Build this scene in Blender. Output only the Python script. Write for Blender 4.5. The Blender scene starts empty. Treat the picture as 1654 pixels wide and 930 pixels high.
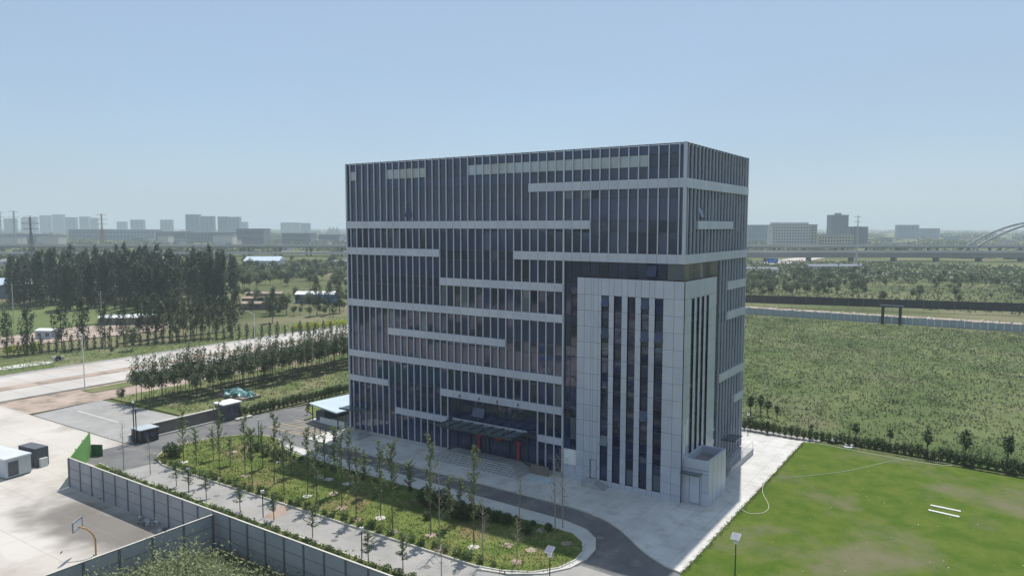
import bpy, bmesh, math, random
import numpy as np
from mathutils import Matrix, Vector
random.seed(7); rng = np.random.default_rng(7)
S = bpy.context.scene
COL = S.collection
# ------------------------------------------------------------------ camera, sky, sun, exposure
CAM = np.array([30.2257, -81.0739, 32.5848]); YAW, PIT, ROLL, FOC = -0.5889, 0.0838, 0.0006, 1182.13
Fv = np.array([math.sin(YAW)*math.cos(PIT), math.cos(YAW)*math.cos(PIT), -math.sin(PIT)])
_R = np.array([math.cos(YAW), -math.sin(YAW), 0.0]); _U = np.cross(_R, Fv)
Rv = _R*math.cos(ROLL)+_U*math.sin(ROLL); Uv = -_R*math.sin(ROLL)+_U*math.cos(ROLL)
cd = bpy.data.cameras.new('camera'); cam = bpy.data.objects.new('camera', cd); COL.objects.link(cam)
cd.sensor_width = 36; cd.lens = FOC/1654*36; cd.clip_start = 0.5; cd.clip_end = 40000
cam.matrix_world = Matrix(((Rv[0], Uv[0], -Fv[0], CAM[0]), (Rv[1], Uv[1], -Fv[1], CAM[1]), (Rv[2], Uv[2], -Fv[2], CAM[2]), (0, 0, 0, 1)))
S.camera = cam
SUN_EL, SUN_AZ = math.radians(63.8), math.radians(-16.1)      # azimuth measured clockwise from +Y
w = bpy.data.worlds.new("World"); S.world = w; w.use_nodes = True
nt = w.node_tree; bg = nt.nodes['Background']; sky = nt.nodes.new('ShaderNodeTexSky')
sky.sky_type = 'NISHITA'; sky.sun_disc = False; sky.sun_elevation = SUN_EL; sky.sun_rotation = SUN_AZ
sky.air_density = 1.0; sky.dust_density = 0.6; sky.ozone_density = 5.0; sky.altitude = 0
veil = nt.nodes.new('ShaderNodeMix'); veil.data_type = 'RGBA'; veil.inputs[0].default_value = .66      # thin high haze whitens the blue
tc = nt.nodes.new('ShaderNodeTexCoord'); mp_ = nt.nodes.new('ShaderNodeMapping'); mp_.inputs['Scale'].default_value = (1, 1, 3.5); nz_ = nt.nodes.new('ShaderNodeTexNoise'); nz_.inputs['Scale'].default_value = 1.3; nz_.inputs['Detail'].default_value = 4
mr_ = nt.nodes.new('ShaderNodeMapRange'); mr_.inputs[1].default_value = .3; mr_.inputs[2].default_value = .7; mr_.inputs[3].default_value = .58; mr_.inputs[4].default_value = .76
nt.links.new(tc.outputs['Generated'], mp_.inputs['Vector']); nt.links.new(mp_.outputs[0], nz_.inputs['Vector']); nt.links.new(nz_.outputs[0], mr_.inputs[0]); nt.links.new(mr_.outputs[0], veil.inputs[0])
nt.links.new(sky.outputs[0], veil.inputs[6]); veil.inputs[7].default_value = (2.7, 3.45, 4.25, 1)
nt.links.new(veil.outputs[2], bg.inputs[0]); bg.inputs[1].default_value = 0.14
sl = bpy.data.lights.new('sun', 'SUN'); so = bpy.data.objects.new('sun', sl); COL.objects.link(so)
sl.energy = 4.3; sl.angle = math.radians(0.6); sl.color = (1.0, 0.95, 0.87)
sd = Vector((math.sin(SUN_AZ)*math.cos(SUN_EL), math.cos(SUN_AZ)*math.cos(SUN_EL), math.sin(SUN_EL)))
so.rotation_euler = sd.to_track_quat('Z', 'Y').to_euler(); so.location = (0, 60, 120)
S.view_settings.view_transform = 'Standard'; S.view_settings.look = 'None'; S.view_settings.gamma = 1
S.view_settings.exposure = 0.1
S.cycles.use_denoising = True; S.cycles.max_bounces = 6; S.cycles.volume_bounces = 1
S.cycles.transparent_max_bounces = 8; S.cycles.caustics_reflective = False; S.cycles.caustics_refractive = False
HAZE = 2.2e-4

def ray(px, py): return Fv+Rv*(px-827)/FOC-Uv*(py-465)/FOC
def G(px, py, z=0.0):
    d = ray(px, py); P = CAM+d*((z-CAM[2])/d[2]); return (float(P[0]), float(P[1]))
def AT(px, py, depth): return CAM+ray(px, py)*depth
# ------------------------------------------------------------------ helpers
class MB:
    def __init__(s): s.v = []; s.f = []; s.m = []; s.cm = 0
    def quad(s, a, b, c, d):
        n = len(s.v); s.v += [tuple(a), tuple(b), tuple(c), tuple(d)]; s.f.append((n, n+1, n+2, n+3)); s.m.append(s.cm); return s
    def box(s, x0, x1, y0, y1, z0, z1):
        n = len(s.v)
        s.v += [(x0, y0, z0), (x1, y0, z0), (x1, y1, z0), (x0, y1, z0), (x0, y0, z1), (x1, y0, z1), (x1, y1, z1), (x0, y1, z1)]
        for q in ((3, 2, 1, 0), (4, 5, 6, 7), (0, 1, 5, 4), (1, 2, 6, 5), (2, 3, 7, 6), (3, 0, 4, 7)):
            s.f.append(tuple(n+i for i in q)); s.m.append(s.cm)
        return s
    def tube(s, p0, p1, r0, r1=None, k=6):
        r1 = r0 if r1 is None else r1
        p0 = np.array(p0, float); p1 = np.array(p1, float); d = p1-p0; L = np.linalg.norm(d)
        if L < 1e-6: return s
        d /= L; a = np.cross(d, (0, 0, 1) if abs(d[2]) < .9 else (1, 0, 0)); a /= np.linalg.norm(a); b = np.cross(d, a)
        n = len(s.v)
        for p, r in ((p0, r0), (p1, r1)):
            for i in range(k):
                t = 2*math.pi*i/k; s.v.append(tuple(p+(a*math.cos(t)+b*math.sin(t))*r))
        for i in range(k):
            j = (i+1) % k; s.f.append((n+i, n+j, n+k+j, n+k+i)); s.m.append(s.cm)
        s.f.append(tuple(n+k+i for i in range(k))); s.m.append(s.cm)
        s.f.append(tuple(n+k-1-i for i in range(k))); s.m.append(s.cm)
        return s
    def path(s, pts, r, k=6):
        for a, b in zip(pts[:-1], pts[1:]): s.tube(a, b, r, r, k)
        return s
    def prism(s, poly, z0, z1):
        A = sum(poly[i][0]*poly[(i+1) % len(poly)][1]-poly[(i+1) % len(poly)][0]*poly[i][1] for i in range(len(poly)))
        if A < 0: poly = poly[::-1]
        n = len(s.v); k = len(poly)
        s.v += [(p[0], p[1], z0) for p in poly]+[(p[0], p[1], z1) for p in poly]
        s.f.append(tuple(n+k+i for i in range(k))); s.m.append(s.cm)
        s.f.append(tuple(n+k-1-i for i in range(k))); s.m.append(s.cm)
        for i in range(k):
            j = (i+1) % k; s.f.append((n+i, n+j, n+k+j, n+k+i)); s.m.append(s.cm)
        return s
    def leaves(s, P, size, up=0.3, asp=0.6):
        P = np.asarray(P, float); n = len(P)
        if n == 0: return s
        a = rng.normal(size=(n, 3)); a /= np.linalg.norm(a, axis=1)[:, None]
        a[:, 2] *= .5; a /= np.linalg.norm(a, axis=1)[:, None]; b = rng.normal(size=(n, 3)); b[:, 2] = b[:, 2]*.6+up*.4; b -= a*(a*b).sum(1)[:, None]; b /= np.linalg.norm(b, axis=1)[:, None]
        sz = size*rng.uniform(.6, 1.3, n)[:, None]
        A = a*sz*asp*.5; B = b*sz*.5
        V = np.stack([P-B, P+A*1.0, P+B, P-A], 1).reshape(-1, 3)
        o = len(s.v); s.v += [tuple(x) for x in V.tolist()]
        s.f += [(o+4*i, o+4*i+1, o+4*i+2, o+4*i+3) for i in range(n)]; s.m += [s.cm]*n
        return s
    def mesh(s, name, mats):
        me = bpy.data.meshes.new(name); me.from_pydata(s.v, [], s.f)
        for m in (mats if isinstance(mats, (list, tuple)) else [mats]): me.materials.append(m)
        if any(s.m): me.polygons.foreach_set('material_index', s.m)
        me.update(); return me
    def build(s, name, mats, parent=None, loc=None, **k):
        o = bpy.data.objects.new(name, s.mesh(name, mats)); COL.objects.link(o)
        if parent: o.parent = parent
        if loc is not None: o.location = loc
        for a, b in k.items(): o[a] = b
        return o
def thing(name, label, cat, loc=(0, 0, 0), rz=0, group=None):
    o = bpy.data.objects.new(name, None); COL.objects.link(o); o.location = loc; o.rotation_euler = (0, 0, rz)
    o.empty_display_size = .2; o['label'] = label; o['category'] = cat
    if group: o['group'] = group
    return o
def copy_tree(src, loc, rz=0, sc=1.0, label=None, group=None, name=None):
    r = src.copy(); COL.objects.link(r); r.location = loc; r.rotation_euler = (0, 0, rz)
    r.scale = (sc, sc, sc) if not isinstance(sc, tuple) else sc
    if label: r['label'] = label
    if group: r['group'] = group
    for ch in src.children:
        c = ch.copy(); COL.objects.link(c); c.parent = r
        for g in ch.children:
            d = g.copy(); COL.objects.link(d); d.parent = c
    return r
def nth(i):
    return ['first', 'second', 'third', 'fourth', 'fifth', 'sixth', 'seventh', 'eighth', 'ninth', 'tenth', 'eleventh', 'twelfth', 'thirteenth', 'fourteenth', 'fifteenth', 'sixteenth', 'seventeenth', 'eighteenth', 'nineteenth', 'twentieth', '21st', '22nd', '23rd', '24th', '25th', '26th', '27th', '28th', '29th', '30th'][i] if i < 30 else f'{i+1}th'

def mat(name, c1, c2=None, scale=1.0, rough=0.8, spec=0.5, metal=0.0, c3=None, scale2=None, bump=0.0, detail=6, island=0, transl=0, ramp=(.38, .62), ior=None, bscale=None):
    m = bpy.data.materials.new(name); m.use_nodes = True; t = m.node_tree; N = t.nodes; L = t.links
    b = N['Principled BSDF']; b.inputs['Roughness'].default_value = rough; b.inputs['Metallic'].default_value = metal
    b.inputs['Specular IOR Level'].default_value = spec
    if ior: b.inputs['IOR'].default_value = ior
    b.inputs['Base Color'].default_value = (*c1, 1)
    geo = N.new('ShaderNodeNewGeometry'); last = None
    def noise(sc, det=detail):
        n = N.new('ShaderNodeTexNoise'); n.inputs['Scale'].default_value = sc; n.inputs['Detail'].default_value = det
        n.inputs['Roughness'].default_value = .62; L.new(geo.outputs['Position'], n.inputs['Vector']); return n
    def mix(fac, a, bb):
        x = N.new('ShaderNodeMix'); x.data_type = 'RGBA'; L.new(fac, x.inputs[0])
        if isinstance(a, tuple): x.inputs[6].default_value = (*a, 1)
        else: L.new(a, x.inputs[6])
        if isinstance(bb, tuple): x.inputs[7].default_value = (*bb, 1)
        else: L.new(bb, x.inputs[7])
        return x.outputs[2]
    if c2:
        r = N.new('ShaderNodeMapRange'); r.inputs[1].default_value = ramp[0]; r.inputs[2].default_value = ramp[1]
        L.new(noise(scale).outputs[0], r.inputs[0]); fac = r.outputs[0]
        if island:
            x = N.new('ShaderNodeMath'); x.operation = 'MULTIPLY_ADD'; L.new(geo.outputs['Random Per Island'], x.inputs[0]); x.inputs[1].default_value = island
            y = N.new('ShaderNodeMath'); y.operation = 'MULTIPLY'; L.new(fac, y.inputs[0]); y.inputs[1].default_value = 1-island; L.new(y.outputs[0], x.inputs[2]); fac = x.outputs[0]
        last = mix(fac, c1, c2)
        if c3:
            r2 = N.new('ShaderNodeMapRange'); r2.inputs[1].default_value = .5; r2.inputs[2].default_value = .66
            L.new(noise(scale2 or scale*.2).outputs[0], r2.inputs[0]); last = mix(r2.outputs[0], last, c3)
        L.new(last, b.inputs['Base Color'])
    if bump:
        bp = N.new('ShaderNodeBump'); bp.inputs['Strength'].default_value = 1; bp.inputs['Distance'].default_value = bump
        L.new(noise(bscale or scale*4).outputs[0], bp.inputs['Height']); L.new(bp.outputs[0], b.inputs['Normal'])
    if transl:
        tr = N.new('ShaderNodeBsdfTranslucent'); ms = N.new('ShaderNodeMixShader'); ms.inputs[0].default_value = transl
        if last is not None: L.new(last, tr.inputs[0])
        else: tr.inputs[0].default_value = (*c1, 1)
        out = N['Material Output']; L.new(b.outputs[0], ms.inputs[1]); L.new(tr.outputs[0], ms.inputs[2]); L.new(ms.outputs[0], out.inputs[0])
    return m
M = {}
M['glass'] = mat('curtain_wall_glass', (.004, .010, .034), (.024, .040, .115), .35, rough=.015, island=.8, ior=1.68, bump=.004, bscale=.9)
def blinds(m, thr, col):
    t = m.node_tree; N = t.nodes; L = t.links; b = N['Principled BSDF']; src = b.inputs['Base Color'].links[0].from_socket
    g = N.new('ShaderNodeNewGeometry'); q = N.new('ShaderNodeMath'); q.operation = 'GREATER_THAN'; L.new(g.outputs['Random Per Island'], q.inputs[0]); q.inputs[1].default_value = thr
    x = N.new('ShaderNodeMix'); x.data_type = 'RGBA'; L.new(q.outputs[0], x.inputs[0]); L.new(src, x.inputs[6]); x.inputs[7].default_value = (*col, 1); L.new(x.outputs[2], b.inputs['Base Color'])
blinds(M['glass'], .93, (.09, .11, .14))
M['glass2'] = mat('ground_glass', (.01, .016, .022), (.02, .03, .035), .5, rough=.03, island=.7, ior=1.75)
M['lightpane'] = mat('pale_infill_pane', (.48, .56, .66), (.36, .37, .33), .12, rough=.25, island=.35)
M['fin'] = mat('fin_aluminium', (.52, .545, .62), (.58, .60, .67), .6, rough=.38, metal=.1)
M['panel'] = mat('grey_cladding_panel', (.445, .465, .545), (.54, .56, .63), .35, rough=.42, metal=.15, island=.55)
M['joint'] = mat('dark_joint', (.035, .04, .045), rough=.8)
M['frame'] = mat('window_frame_dark', (.05, .055, .065), rough=.5)
M['core'] = mat('core_concrete', (.10, .10, .11), (.13, .13, .13), .5)
M['roofm'] = mat('roof_felt', (.18, .18, .18), (.24, .23, .22), .3)
M['stone'] = mat('step_granite', (.33, .34, .35), (.42, .42, .42), 1.2, rough=.6)
M['canopy'] = mat('canopy_glass', (.06, .09, .10), (.09, .12, .13), 1, rough=.12, ior=1.6)
M['white'] = mat('white_paint', (.78, .79, .78), (.7, .71, .7), .8, rough=.5)
M['red'] = mat('red_cloth', (.42, .04, .045), (.3, .03, .04), 2, rough=.8)
M['plaza'] = mat('plaza_paving', (.50, .49, .47), (.62, .61, .58), .16, rough=.7, c3=(.44, .42, .39), scale2=.45, bump=.004)
M['pave'] = mat('pale_pavement', (.47, .46, .44), (.58, .57, .54), .3, rough=.75)
M['asph'] = mat('asphalt', (.11, .11, .115), (.165, .165, .165), .15, rough=.85, c3=(.20, .19, .175), scale2=.35, bump=.004, bscale=14)
M['asph2'] = mat('grey_service_road', (.27, .265, .255), (.35, .34, .33), .2, rough=.85, c3=(.34, .32, .29), scale2=.5, bump=.003, bscale=12)
M['conc'] = mat('main_road_concrete', (.46, .43, .40), (.54, .51, .47), .06, rough=.85, c3=(.44, .36, .31), scale2=.05)
M['dirt'] = mat('reddish_dirt', (.33, .25, .20), (.44, .35, .29), .12, rough=.95, c3=(.20, .17, .13), scale2=.25, bump=.02)
M['soil'] = mat('nursery_soil', (.12, .15, .06), (.19, .19, .10), .25, rough=.95, spec=.1, c3=(.26, .22, .17), scale2=.5, bump=.05)
def painted_shadow(m, cx, cy, rx, ry, col):  # mixes a soft dark ellipse of painted shade into the base colour
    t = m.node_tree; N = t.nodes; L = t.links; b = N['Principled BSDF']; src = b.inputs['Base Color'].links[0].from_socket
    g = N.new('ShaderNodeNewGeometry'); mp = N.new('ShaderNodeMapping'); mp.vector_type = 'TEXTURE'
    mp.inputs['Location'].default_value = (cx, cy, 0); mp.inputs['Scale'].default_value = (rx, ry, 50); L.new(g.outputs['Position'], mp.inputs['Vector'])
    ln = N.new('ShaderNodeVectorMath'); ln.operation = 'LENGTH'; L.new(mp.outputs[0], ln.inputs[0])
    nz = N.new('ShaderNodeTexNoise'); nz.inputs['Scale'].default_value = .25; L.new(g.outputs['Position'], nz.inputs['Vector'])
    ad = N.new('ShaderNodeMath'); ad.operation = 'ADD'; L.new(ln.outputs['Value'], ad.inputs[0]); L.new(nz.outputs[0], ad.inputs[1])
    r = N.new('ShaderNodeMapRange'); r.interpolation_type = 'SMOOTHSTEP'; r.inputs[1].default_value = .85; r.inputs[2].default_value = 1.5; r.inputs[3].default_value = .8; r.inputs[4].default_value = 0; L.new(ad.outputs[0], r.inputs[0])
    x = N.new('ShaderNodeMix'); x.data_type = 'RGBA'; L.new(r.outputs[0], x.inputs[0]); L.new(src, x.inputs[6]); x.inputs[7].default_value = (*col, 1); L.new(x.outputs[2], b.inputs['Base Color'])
def joints(m, sx_, sy_, col, wd=.02, amt=.5):
    t = m.node_tree; N = t.nodes; L = t.links; b = N['Principled BSDF']; src = b.inputs['Base Color'].links[0].from_socket
    g = N.new('ShaderNodeNewGeometry'); br = N.new('ShaderNodeTexBrick'); br.offset = 0; br.inputs['Scale'].default_value = 1; br.inputs['Mortar Size'].default_value = wd
    br.inputs['Brick Width'].default_value = sx_; br.inputs['Row Height'].default_value = sy_; L.new(g.outputs['Position'], br.inputs['Vector'])
    mm = N.new('ShaderNodeMath'); mm.operation = 'MULTIPLY'; mm.inputs[1].default_value = amt; L.new(br.outputs['Fac'], mm.inputs[0])
    x = N.new('ShaderNodeMix'); x.data_type = 'RGBA'; L.new(mm.outputs[0], x.inputs[0]); L.new(src, x.inputs[6]); x.inputs[7].default_value = (*col, 1); L.new(x.outputs[2], b.inputs['Base Color'])
M['yard'] = mat('yard_concrete', (.48, .44, .395), (.56, .52, .475), .05, rough=.85, c3=(.40, .36, .315), scale2=.12)
painted_shadow(M['yard'], -51, -41.5, 19, 6.5, (.10, .09, .08)); joints(M['yard'], 6, 6, (.25, .23, .2), .04, .5)  # blurred shadow beside the long fence, put into the yard colour
joints(M['plaza'], 2.4, 2.4, (.26, .26, .26), .035, .45); joints(M['conc'], 30, 5.7, (.25, .23, .2), .12, .5)
M['kerb'] = mat('kerb_stone', (.50, .48, .43), (.6, .58, .52), 1, rough=.8)
M['kerbdark'] = mat('kerb_dark', (.16, .15, .14), (.22, .2, .18), 1, rough=.8)
M['shaded_gutter'] = mat('shaded_earth_gutter', (.12, .10, .08), (.2, .17, .14), .3, rough=.95)  # brown earth, darkened so the strip also paints the kerb's shadow line
M['paint'] = mat('road_paint_white', (.62, .62, .6), (.5, .5, .48), 1.5, rough=.7)
M['paintY'] = mat('road_paint_yellow', (.5, .36, .14), (.42, .32, .16), 1.5, rough=.7)
M['ground'] = mat('open_country', (.085, .105, .045), (.14, .155, .065), .012, rough=.95, spec=.08, c3=(.21, .19, .12), scale2=.006, bump=.25, bscale=.5)
M['field'] = mat('weedy_field', (.08, .12, .042), (.155, .185, .08), .04, rough=.95, spec=.08, c3=(.17, .165, .095), scale2=.03, bump=.35, bscale=.9)
M['lawn'] = mat('bright_lawn', (.065, .115, .014), (.105, .145, .024), .35, rough=.95, spec=.08, c3=(.155, .15, .085), scale2=.07, bump=.06, bscale=3, detail=10)
M['turf'] = mat('island_turf', (.10, .145, .035), (.17, .20, .06), .3, rough=.95, spec=.08, c3=(.22, .17, .09), scale2=.16, bump=.08, bscale=3, detail=10)
M['verge'] = mat('verge_grass', (.11, .145, .05), (.17, .185, .08), .1, rough=.95, spec=.08, c3=(.25, .22, .14), scale2=.05, bump=.1, bscale=1.5)
M['paddock'] = mat('pale_green_plot', (.115, .155, .06), (.15, .185, .075), .03, rough=.95, spec=.08)
M['bark'] = mat('bark', (.10, .08, .06), (.16, .13, .10), 3, rough=.9)
M['barkpale'] = mat('pale_bark', (.25, .22, .18), (.34, .30, .25), 3, rough=.9)
def leafm(n, a, b, sc=.8, tr=.3, c3=None, scale2=None): return mat(n, a, b, sc, c3=c3, scale2=scale2, rough=.55, spec=.3, island=.6, transl=tr, ramp=(.3, .7))
M['lf_poplar'] = leafm('poplar_leaf', (.05, .082, .052), (.12, .155, .09), .25, .2)
M['lf_dark'] = leafm('dark_crown_leaf', (.040, .065, .036), (.09, .12, .06), .5, .2)
M['lf_nurs'] = leafm('nursery_leaf', (.075, .11, .052), (.16, .195, .10), .9, .2)
M['lf_sap'] = leafm('sapling_leaf', (.11, .15, .06), (.21, .255, .115), 1.2, .35)
M['lf_dry'] = leafm('dry_twig_leaf', (.14, .12, .07), (.22, .18, .11), 1.2, .3)
M['lf_shrub'] = leafm('shrub_leaf', (.07, .115, .035), (.14, .19, .06), 1.0, .25)
M['lf_hedge'] = leafm('hedge_leaf', (.032, .07, .022), (.085, .13, .04), 1.0, .25)
M['lf_lime'] = leafm('yellow_green_leaf', (.34, .40, .03), (.48, .50, .05), 1.0, .3)
M['lf_mid'] = leafm('mid_green_leaf', (.075, .11, .05), (.15, .185, .085), .4, .25)
M['lf_weed'] = leafm('weed_leaf', (.085, .125, .05), (.17, .20, .095), .12, .3, (.20, .19, .11), .035)
M['lf_weed2'] = leafm('grey_weed_leaf', (.22, .27, .13), (.34, .38, .20), .6, .3)
M['lf_grass'] = leafm('grass_tuft', (.09, .14, .022), (.16, .20, .045), .7, .3)
M['fence'] = mat('precast_grey', (.31, .32, .345), (.37, .38, .40), .6, rough=.8, c3=(.27, .285, .305), scale2=.3, bump=.004)
M['post'] = mat('fence_post', (.12, .125, .135), (.16, .165, .175), 1, rough=.8)
M['green'] = mat('green_mesh_screen', (.13, .33, .08), (.17, .38, .10), 2, rough=.7)
M['greend'] = mat('dark_green_screen', (.03, .11, .05), (.05, .14, .06), 2, rough=.7)
M['black'] = mat('black_metal', (.02, .025, .03), rough=.45)
M['steel'] = mat('galvanised_steel', (.5, .51, .52), (.42, .43, .44), 1, rough=.45, metal=.4)
M['solar'] = mat('solar_cell', (.14, .16, .22), (.2, .22, .28), 4, rough=.3)
M['lamp'] = mat('lamp_diffuser', (.8, .8, .76), rough=.4)
M['dgrey'] = mat('dark_grey_panel', (.075, .085, .10), (.10, .11, .125), .8, rough=.6)
M['brown'] = mat('brown_wall', (.14, .125, .11), (.18, .16, .14), .6, rough=.8)
M['cabin'] = mat('cabin_white', (.62, .64, .66), (.55, .57, .6), .7, rough=.5)
M['cabside'] = mat('cabin_side', (.40, .44, .48), (.46, .5, .54), .7, rough=.5)
M['orange'] = mat('rusty_yellow_steel', (.42, .25, .08), (.34, .2, .07), 3, rough=.6)
M['awn'] = mat('pale_blue_sheet_roof', (.48, .58, .65), (.54, .63, .69), .5, rough=.4)
M['bluefence'] = mat('bluegrey_hoarding', (.27, .33, .37), (.35, .40, .43), .12, rough=.6, island=.6)
M['netting'] = mat('dark_netting', (.025, .03, .035), (.04, .045, .045), .1, rough=.9)
M['blue'] = mat('blue_sheet', (.05, .2, .55), (.04, .16, .45), .5, rough=.5)
M['sign'] = mat('road_sign_blue', (.03, .16, .6), rough=.5)
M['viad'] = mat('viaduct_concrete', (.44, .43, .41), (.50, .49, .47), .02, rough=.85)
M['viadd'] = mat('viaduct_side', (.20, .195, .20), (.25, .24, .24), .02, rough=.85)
M['farwin'] = mat('far_window', (.09, .11, .14), rough=.3)
M['cw'] = mat('far_wall_white', (.62, .60, .57), (.56, .54, .52), .02, rough=.9)
M['cb'] = mat('far_wall_beige', (.52, .47, .40), (.46, .42, .36), .02, rough=.9)
M['cg'] = mat('far_wall_grey', (.20, .225, .26), (.17, .19, .225), .02, rough=.9)
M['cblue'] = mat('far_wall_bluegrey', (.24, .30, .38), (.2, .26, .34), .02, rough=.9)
M['hose'] = mat('pale_hose', (.55, .56, .42), rough=.6)
M['plank'] = mat('white_board', (.74, .74, .70), (.66, .66, .62), 1.5, rough=.7)
M['archm'] = mat('arch_grey_paint', (.24, .26, .28), (.28, .30, .32), .1, rough=.7)
M['tile'] = mat('red_roof', (.38, .13, .08), (.3, .1, .07), .5, rough=.8)

# ------------------------------------------------------------------ the ground and its surfaces
def struct(name, poly, z0, z1, m):
    return MB().prism(poly, z0, z1).build(name, m, kind='structure')
n = 96
MB().prism([(9500*math.cos(2*math.pi*i/n), 9500*math.sin(2*math.pi*i/n)) for i in range(n)], -1.0, -.30).build('ground', M['ground'], kind='structure')
def arc(cx, cy, r, a0, a1, k=10): return [(cx+r*math.cos(math.radians(a0+(a1-a0)*i/k)), cy+r*math.sin(math.radians(a0+(a1-a0)*i/k))) for i in range(k+1)]
# service roads (lowest), then paved areas one kerb higher
struct('service_road', [(-78.3, -31.3), (10.5, -31.3), (10.5, -19.4), (6.9, -16.7), (6.7, -7), (-58, -7), (-58, 40), (-74.6, 40), (-74.6, 8), (-78.3, -7)], -.6, -.12, M['asph'])
struct('gate_drive', [(-108.5, -23.4), (-78.35, -23.4), (-78.35, -9.5), (-84, -9.8), (-109.8, -11)], -.6, -.12, M['asph2'])
struct('south_lane', [(-66.5, -31.0), (10.5, -31.2), (10.5, -21), (-2.2, -20.5), (-6, -26.3), (-63, -25.6), (-66, -26)], -.5, -.112, M['asph2'])
struct('back_road', [(-57.95, 34.4), (5.2, 34.4), (8.4, 34.6), (8.6, 37.2), (-57.95, 39)], -.5, -.10, M['asph2'])
plazaN = [(-40.4, -7.2), (-29.7, -7.6), (-22.6, -7.7), (-16.6, -7.9), (-10.5, -8.1), (-7.4, -8.6), (-5, -9.4), (-2.9, -10.6), (-1, -12.1), (.9, -13.8), (2.7, -15.1), (4.6, -16.1), (6.55, -16.7)]
plaza = [(-57.5, -6.7)]+plazaN+[(6.55, 34.3), (-56.5, 34.3), (-60.5, 27), (-64.5, 14), (-66.2, 4), (-65.8, 1.2), (-57.9, .4)]
struct('plaza_paving', plaza, -.5, 0.0, M['plaza'])
island = [(-64, -26.2), (-67.5, -25.2), (-70, -22.5), (-70.6, -19), (-69.8, -14.5), (-67.5, -11), (-64, -9.2), (-60.5, -9.4), (-57.6, -11.6)]
islN = [(-54, -12.6), (-44, -13.2), (-32.8, -13.7), (-20.8, -14.2), (-12, -14.4), (-9.2, -14.5)]
pave_poly = [(-57.6, -10.4), (-40, -10.75), (-31.6, -10.9), (-22.2, -11.5), (-12.8, -11.9), (-8.6, -12.1), (-5.6, -12.9), (-3.8, -14.4), (-2.7, -16.6), (-2.4, -19), (-2.8, -21.6), (-4.3, -24), (-7, -25.9), (-10, -26.75)]
isl_end = [(-6.35, -14.6), (-4.5, -15.9), (-3.4, -17.8), (-3.1, -20), (-3.6, -22.3), (-5.2, -24.4), (-7.8, -25.8), (-10.5, -26.4)]
struct('island_pavement', pave_poly+[(-10, -20), (-57, -11.4)], -.5, -.012, M['pave'])
islpoly = island+islN+isl_end
struct('island_lawn', islpoly, -.5, .05, M['turf'])
def kerbline(name, pts, wd, z0, z1, m, closed=False):
    mb = MB(); P = [np.array(p, float) for p in pts]; k = len(P); L = []; Rr = []
    for i in range(k):
        a = P[i-1] if (i > 0 or closed) else P[i]; b = P[(i+1) % k] if (i < k-1 or closed) else P[i]
        d = b-a; d = d/max(np.linalg.norm(d), 1e-6); nn = np.array([-d[1], d[0]])*wd/2
        L.append(P[i]+nn); Rr.append(P[i]-nn)
    for i in range(k if closed else k-1):
        j = (i+1) % k
        for (a, b, c, d) in (((*L[i], z1), (*Rr[i], z1), (*Rr[j], z1), (*L[j], z1)), ((*Rr[i], z0), (*Rr[j], z0), (*Rr[j], z1), (*Rr[i], z1)), ((*L[j], z0), (*L[i], z0), (*L[i], z1), (*L[j], z1))):
            mb.quad(a, b, c, d)
    return mb.build(name, m, kind='structure')
kerbline('plaza_kerb', plazaN, .16, -.3, .035, M['kerb'])
kerbline('pavement_kerb', pave_poly, .16, -.3, .02, M['kerb'])
kerbline('island_kerb', islpoly, .14, -.3, .085, M['kerb'], True)
struct('hedge_strip', [(-72, -30.6), (-66, -31.1), (-50, -31.2), (8, -31.7), (8, -37.4), (-66, -37.1), (-70, -34.4)], -.5, -.02, M['turf'])
kerbline('strip_kerb', [(-72, -30.6), (-66, -31.1), (-50, -31.2), (8, -31.7)], .14, -.3, .03, M['kerb'])
struct('lawn', [(6.62, -31.7), (120, -45), (120, 26), (60, 29.5), (34, 32.6), (20, 34.0), (8.5, 34.55), (6.62, 34.0)], -.5, .02, M['lawn'])
struct('small_garden', [(-66.4, .3), (-67.6, 3.5), (-72.4, 5.6), (-74, 10.5), (-72.5, 16), (-66.2, 14)], -.5, .04, M['turf'])
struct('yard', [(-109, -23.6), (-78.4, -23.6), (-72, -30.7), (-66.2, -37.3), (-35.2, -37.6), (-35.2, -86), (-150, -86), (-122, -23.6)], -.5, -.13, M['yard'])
# main road running along Y with a dirt median
def strip(name, x0, x1, z, m, y0=-260, y1=760): struct(name, [(x0, y0), (x1, y0), (x1, y1), (x0, y1)], -.5, z, m)
strip('main_road', -149, -137.6, -.10, M['conc']); strip('main_road_near', -133.6, -124.2, -.10, M['conc'])
strip('median', -137.55, -133.65, -.06, M['dirt']); strip('road_kerb', -151.2, -149.05, -.08, M['asph2'])
strip('verge', -168, -151.25, -.05, M['verge']); strip('shaded_roadside_gutter', -124.15, -122.7, -.16, M['shaded_gutter'])
strip('dirt_shoulder', -122.65, -109.9, -.14, M['dirt'], -24, 260)
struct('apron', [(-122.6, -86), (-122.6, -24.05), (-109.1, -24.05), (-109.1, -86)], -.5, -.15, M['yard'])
strip('roadside_island', -121.5, -117.2, -.04, M['verge'], -9, 240)
strip('nursery_ground', -109.8, -84.2, -.08, M['verge'], -9.3, 240); strip('nursery_soil', -102, -93, -.05, M['soil'], -7, 180)
struct('hedge_bank', [(-84.15, -8.6), (-77.2, -8.2), (-75.2, 8), (-75.2, 240), (-84.15, 240)], -.5, -.06, M['field'])
struct('field', [(-57.9, 39.2), (9, 37.4), (34, 35), (140, 27), (170, 192), (-60, 192), (-74, 192), (-74, 41)], -.5, -.05, M['field'])
struct('rubble_track', [(-74, 197), (150, 196), (150, 222), (-60, 222)], -.5, -.12, M['dirt'])
struct('plot', [G(0, 495), G(0, 540), G(240, 512), G(245, 490), G(120, 484)], -.5, -.10, M['paddock'])
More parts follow.
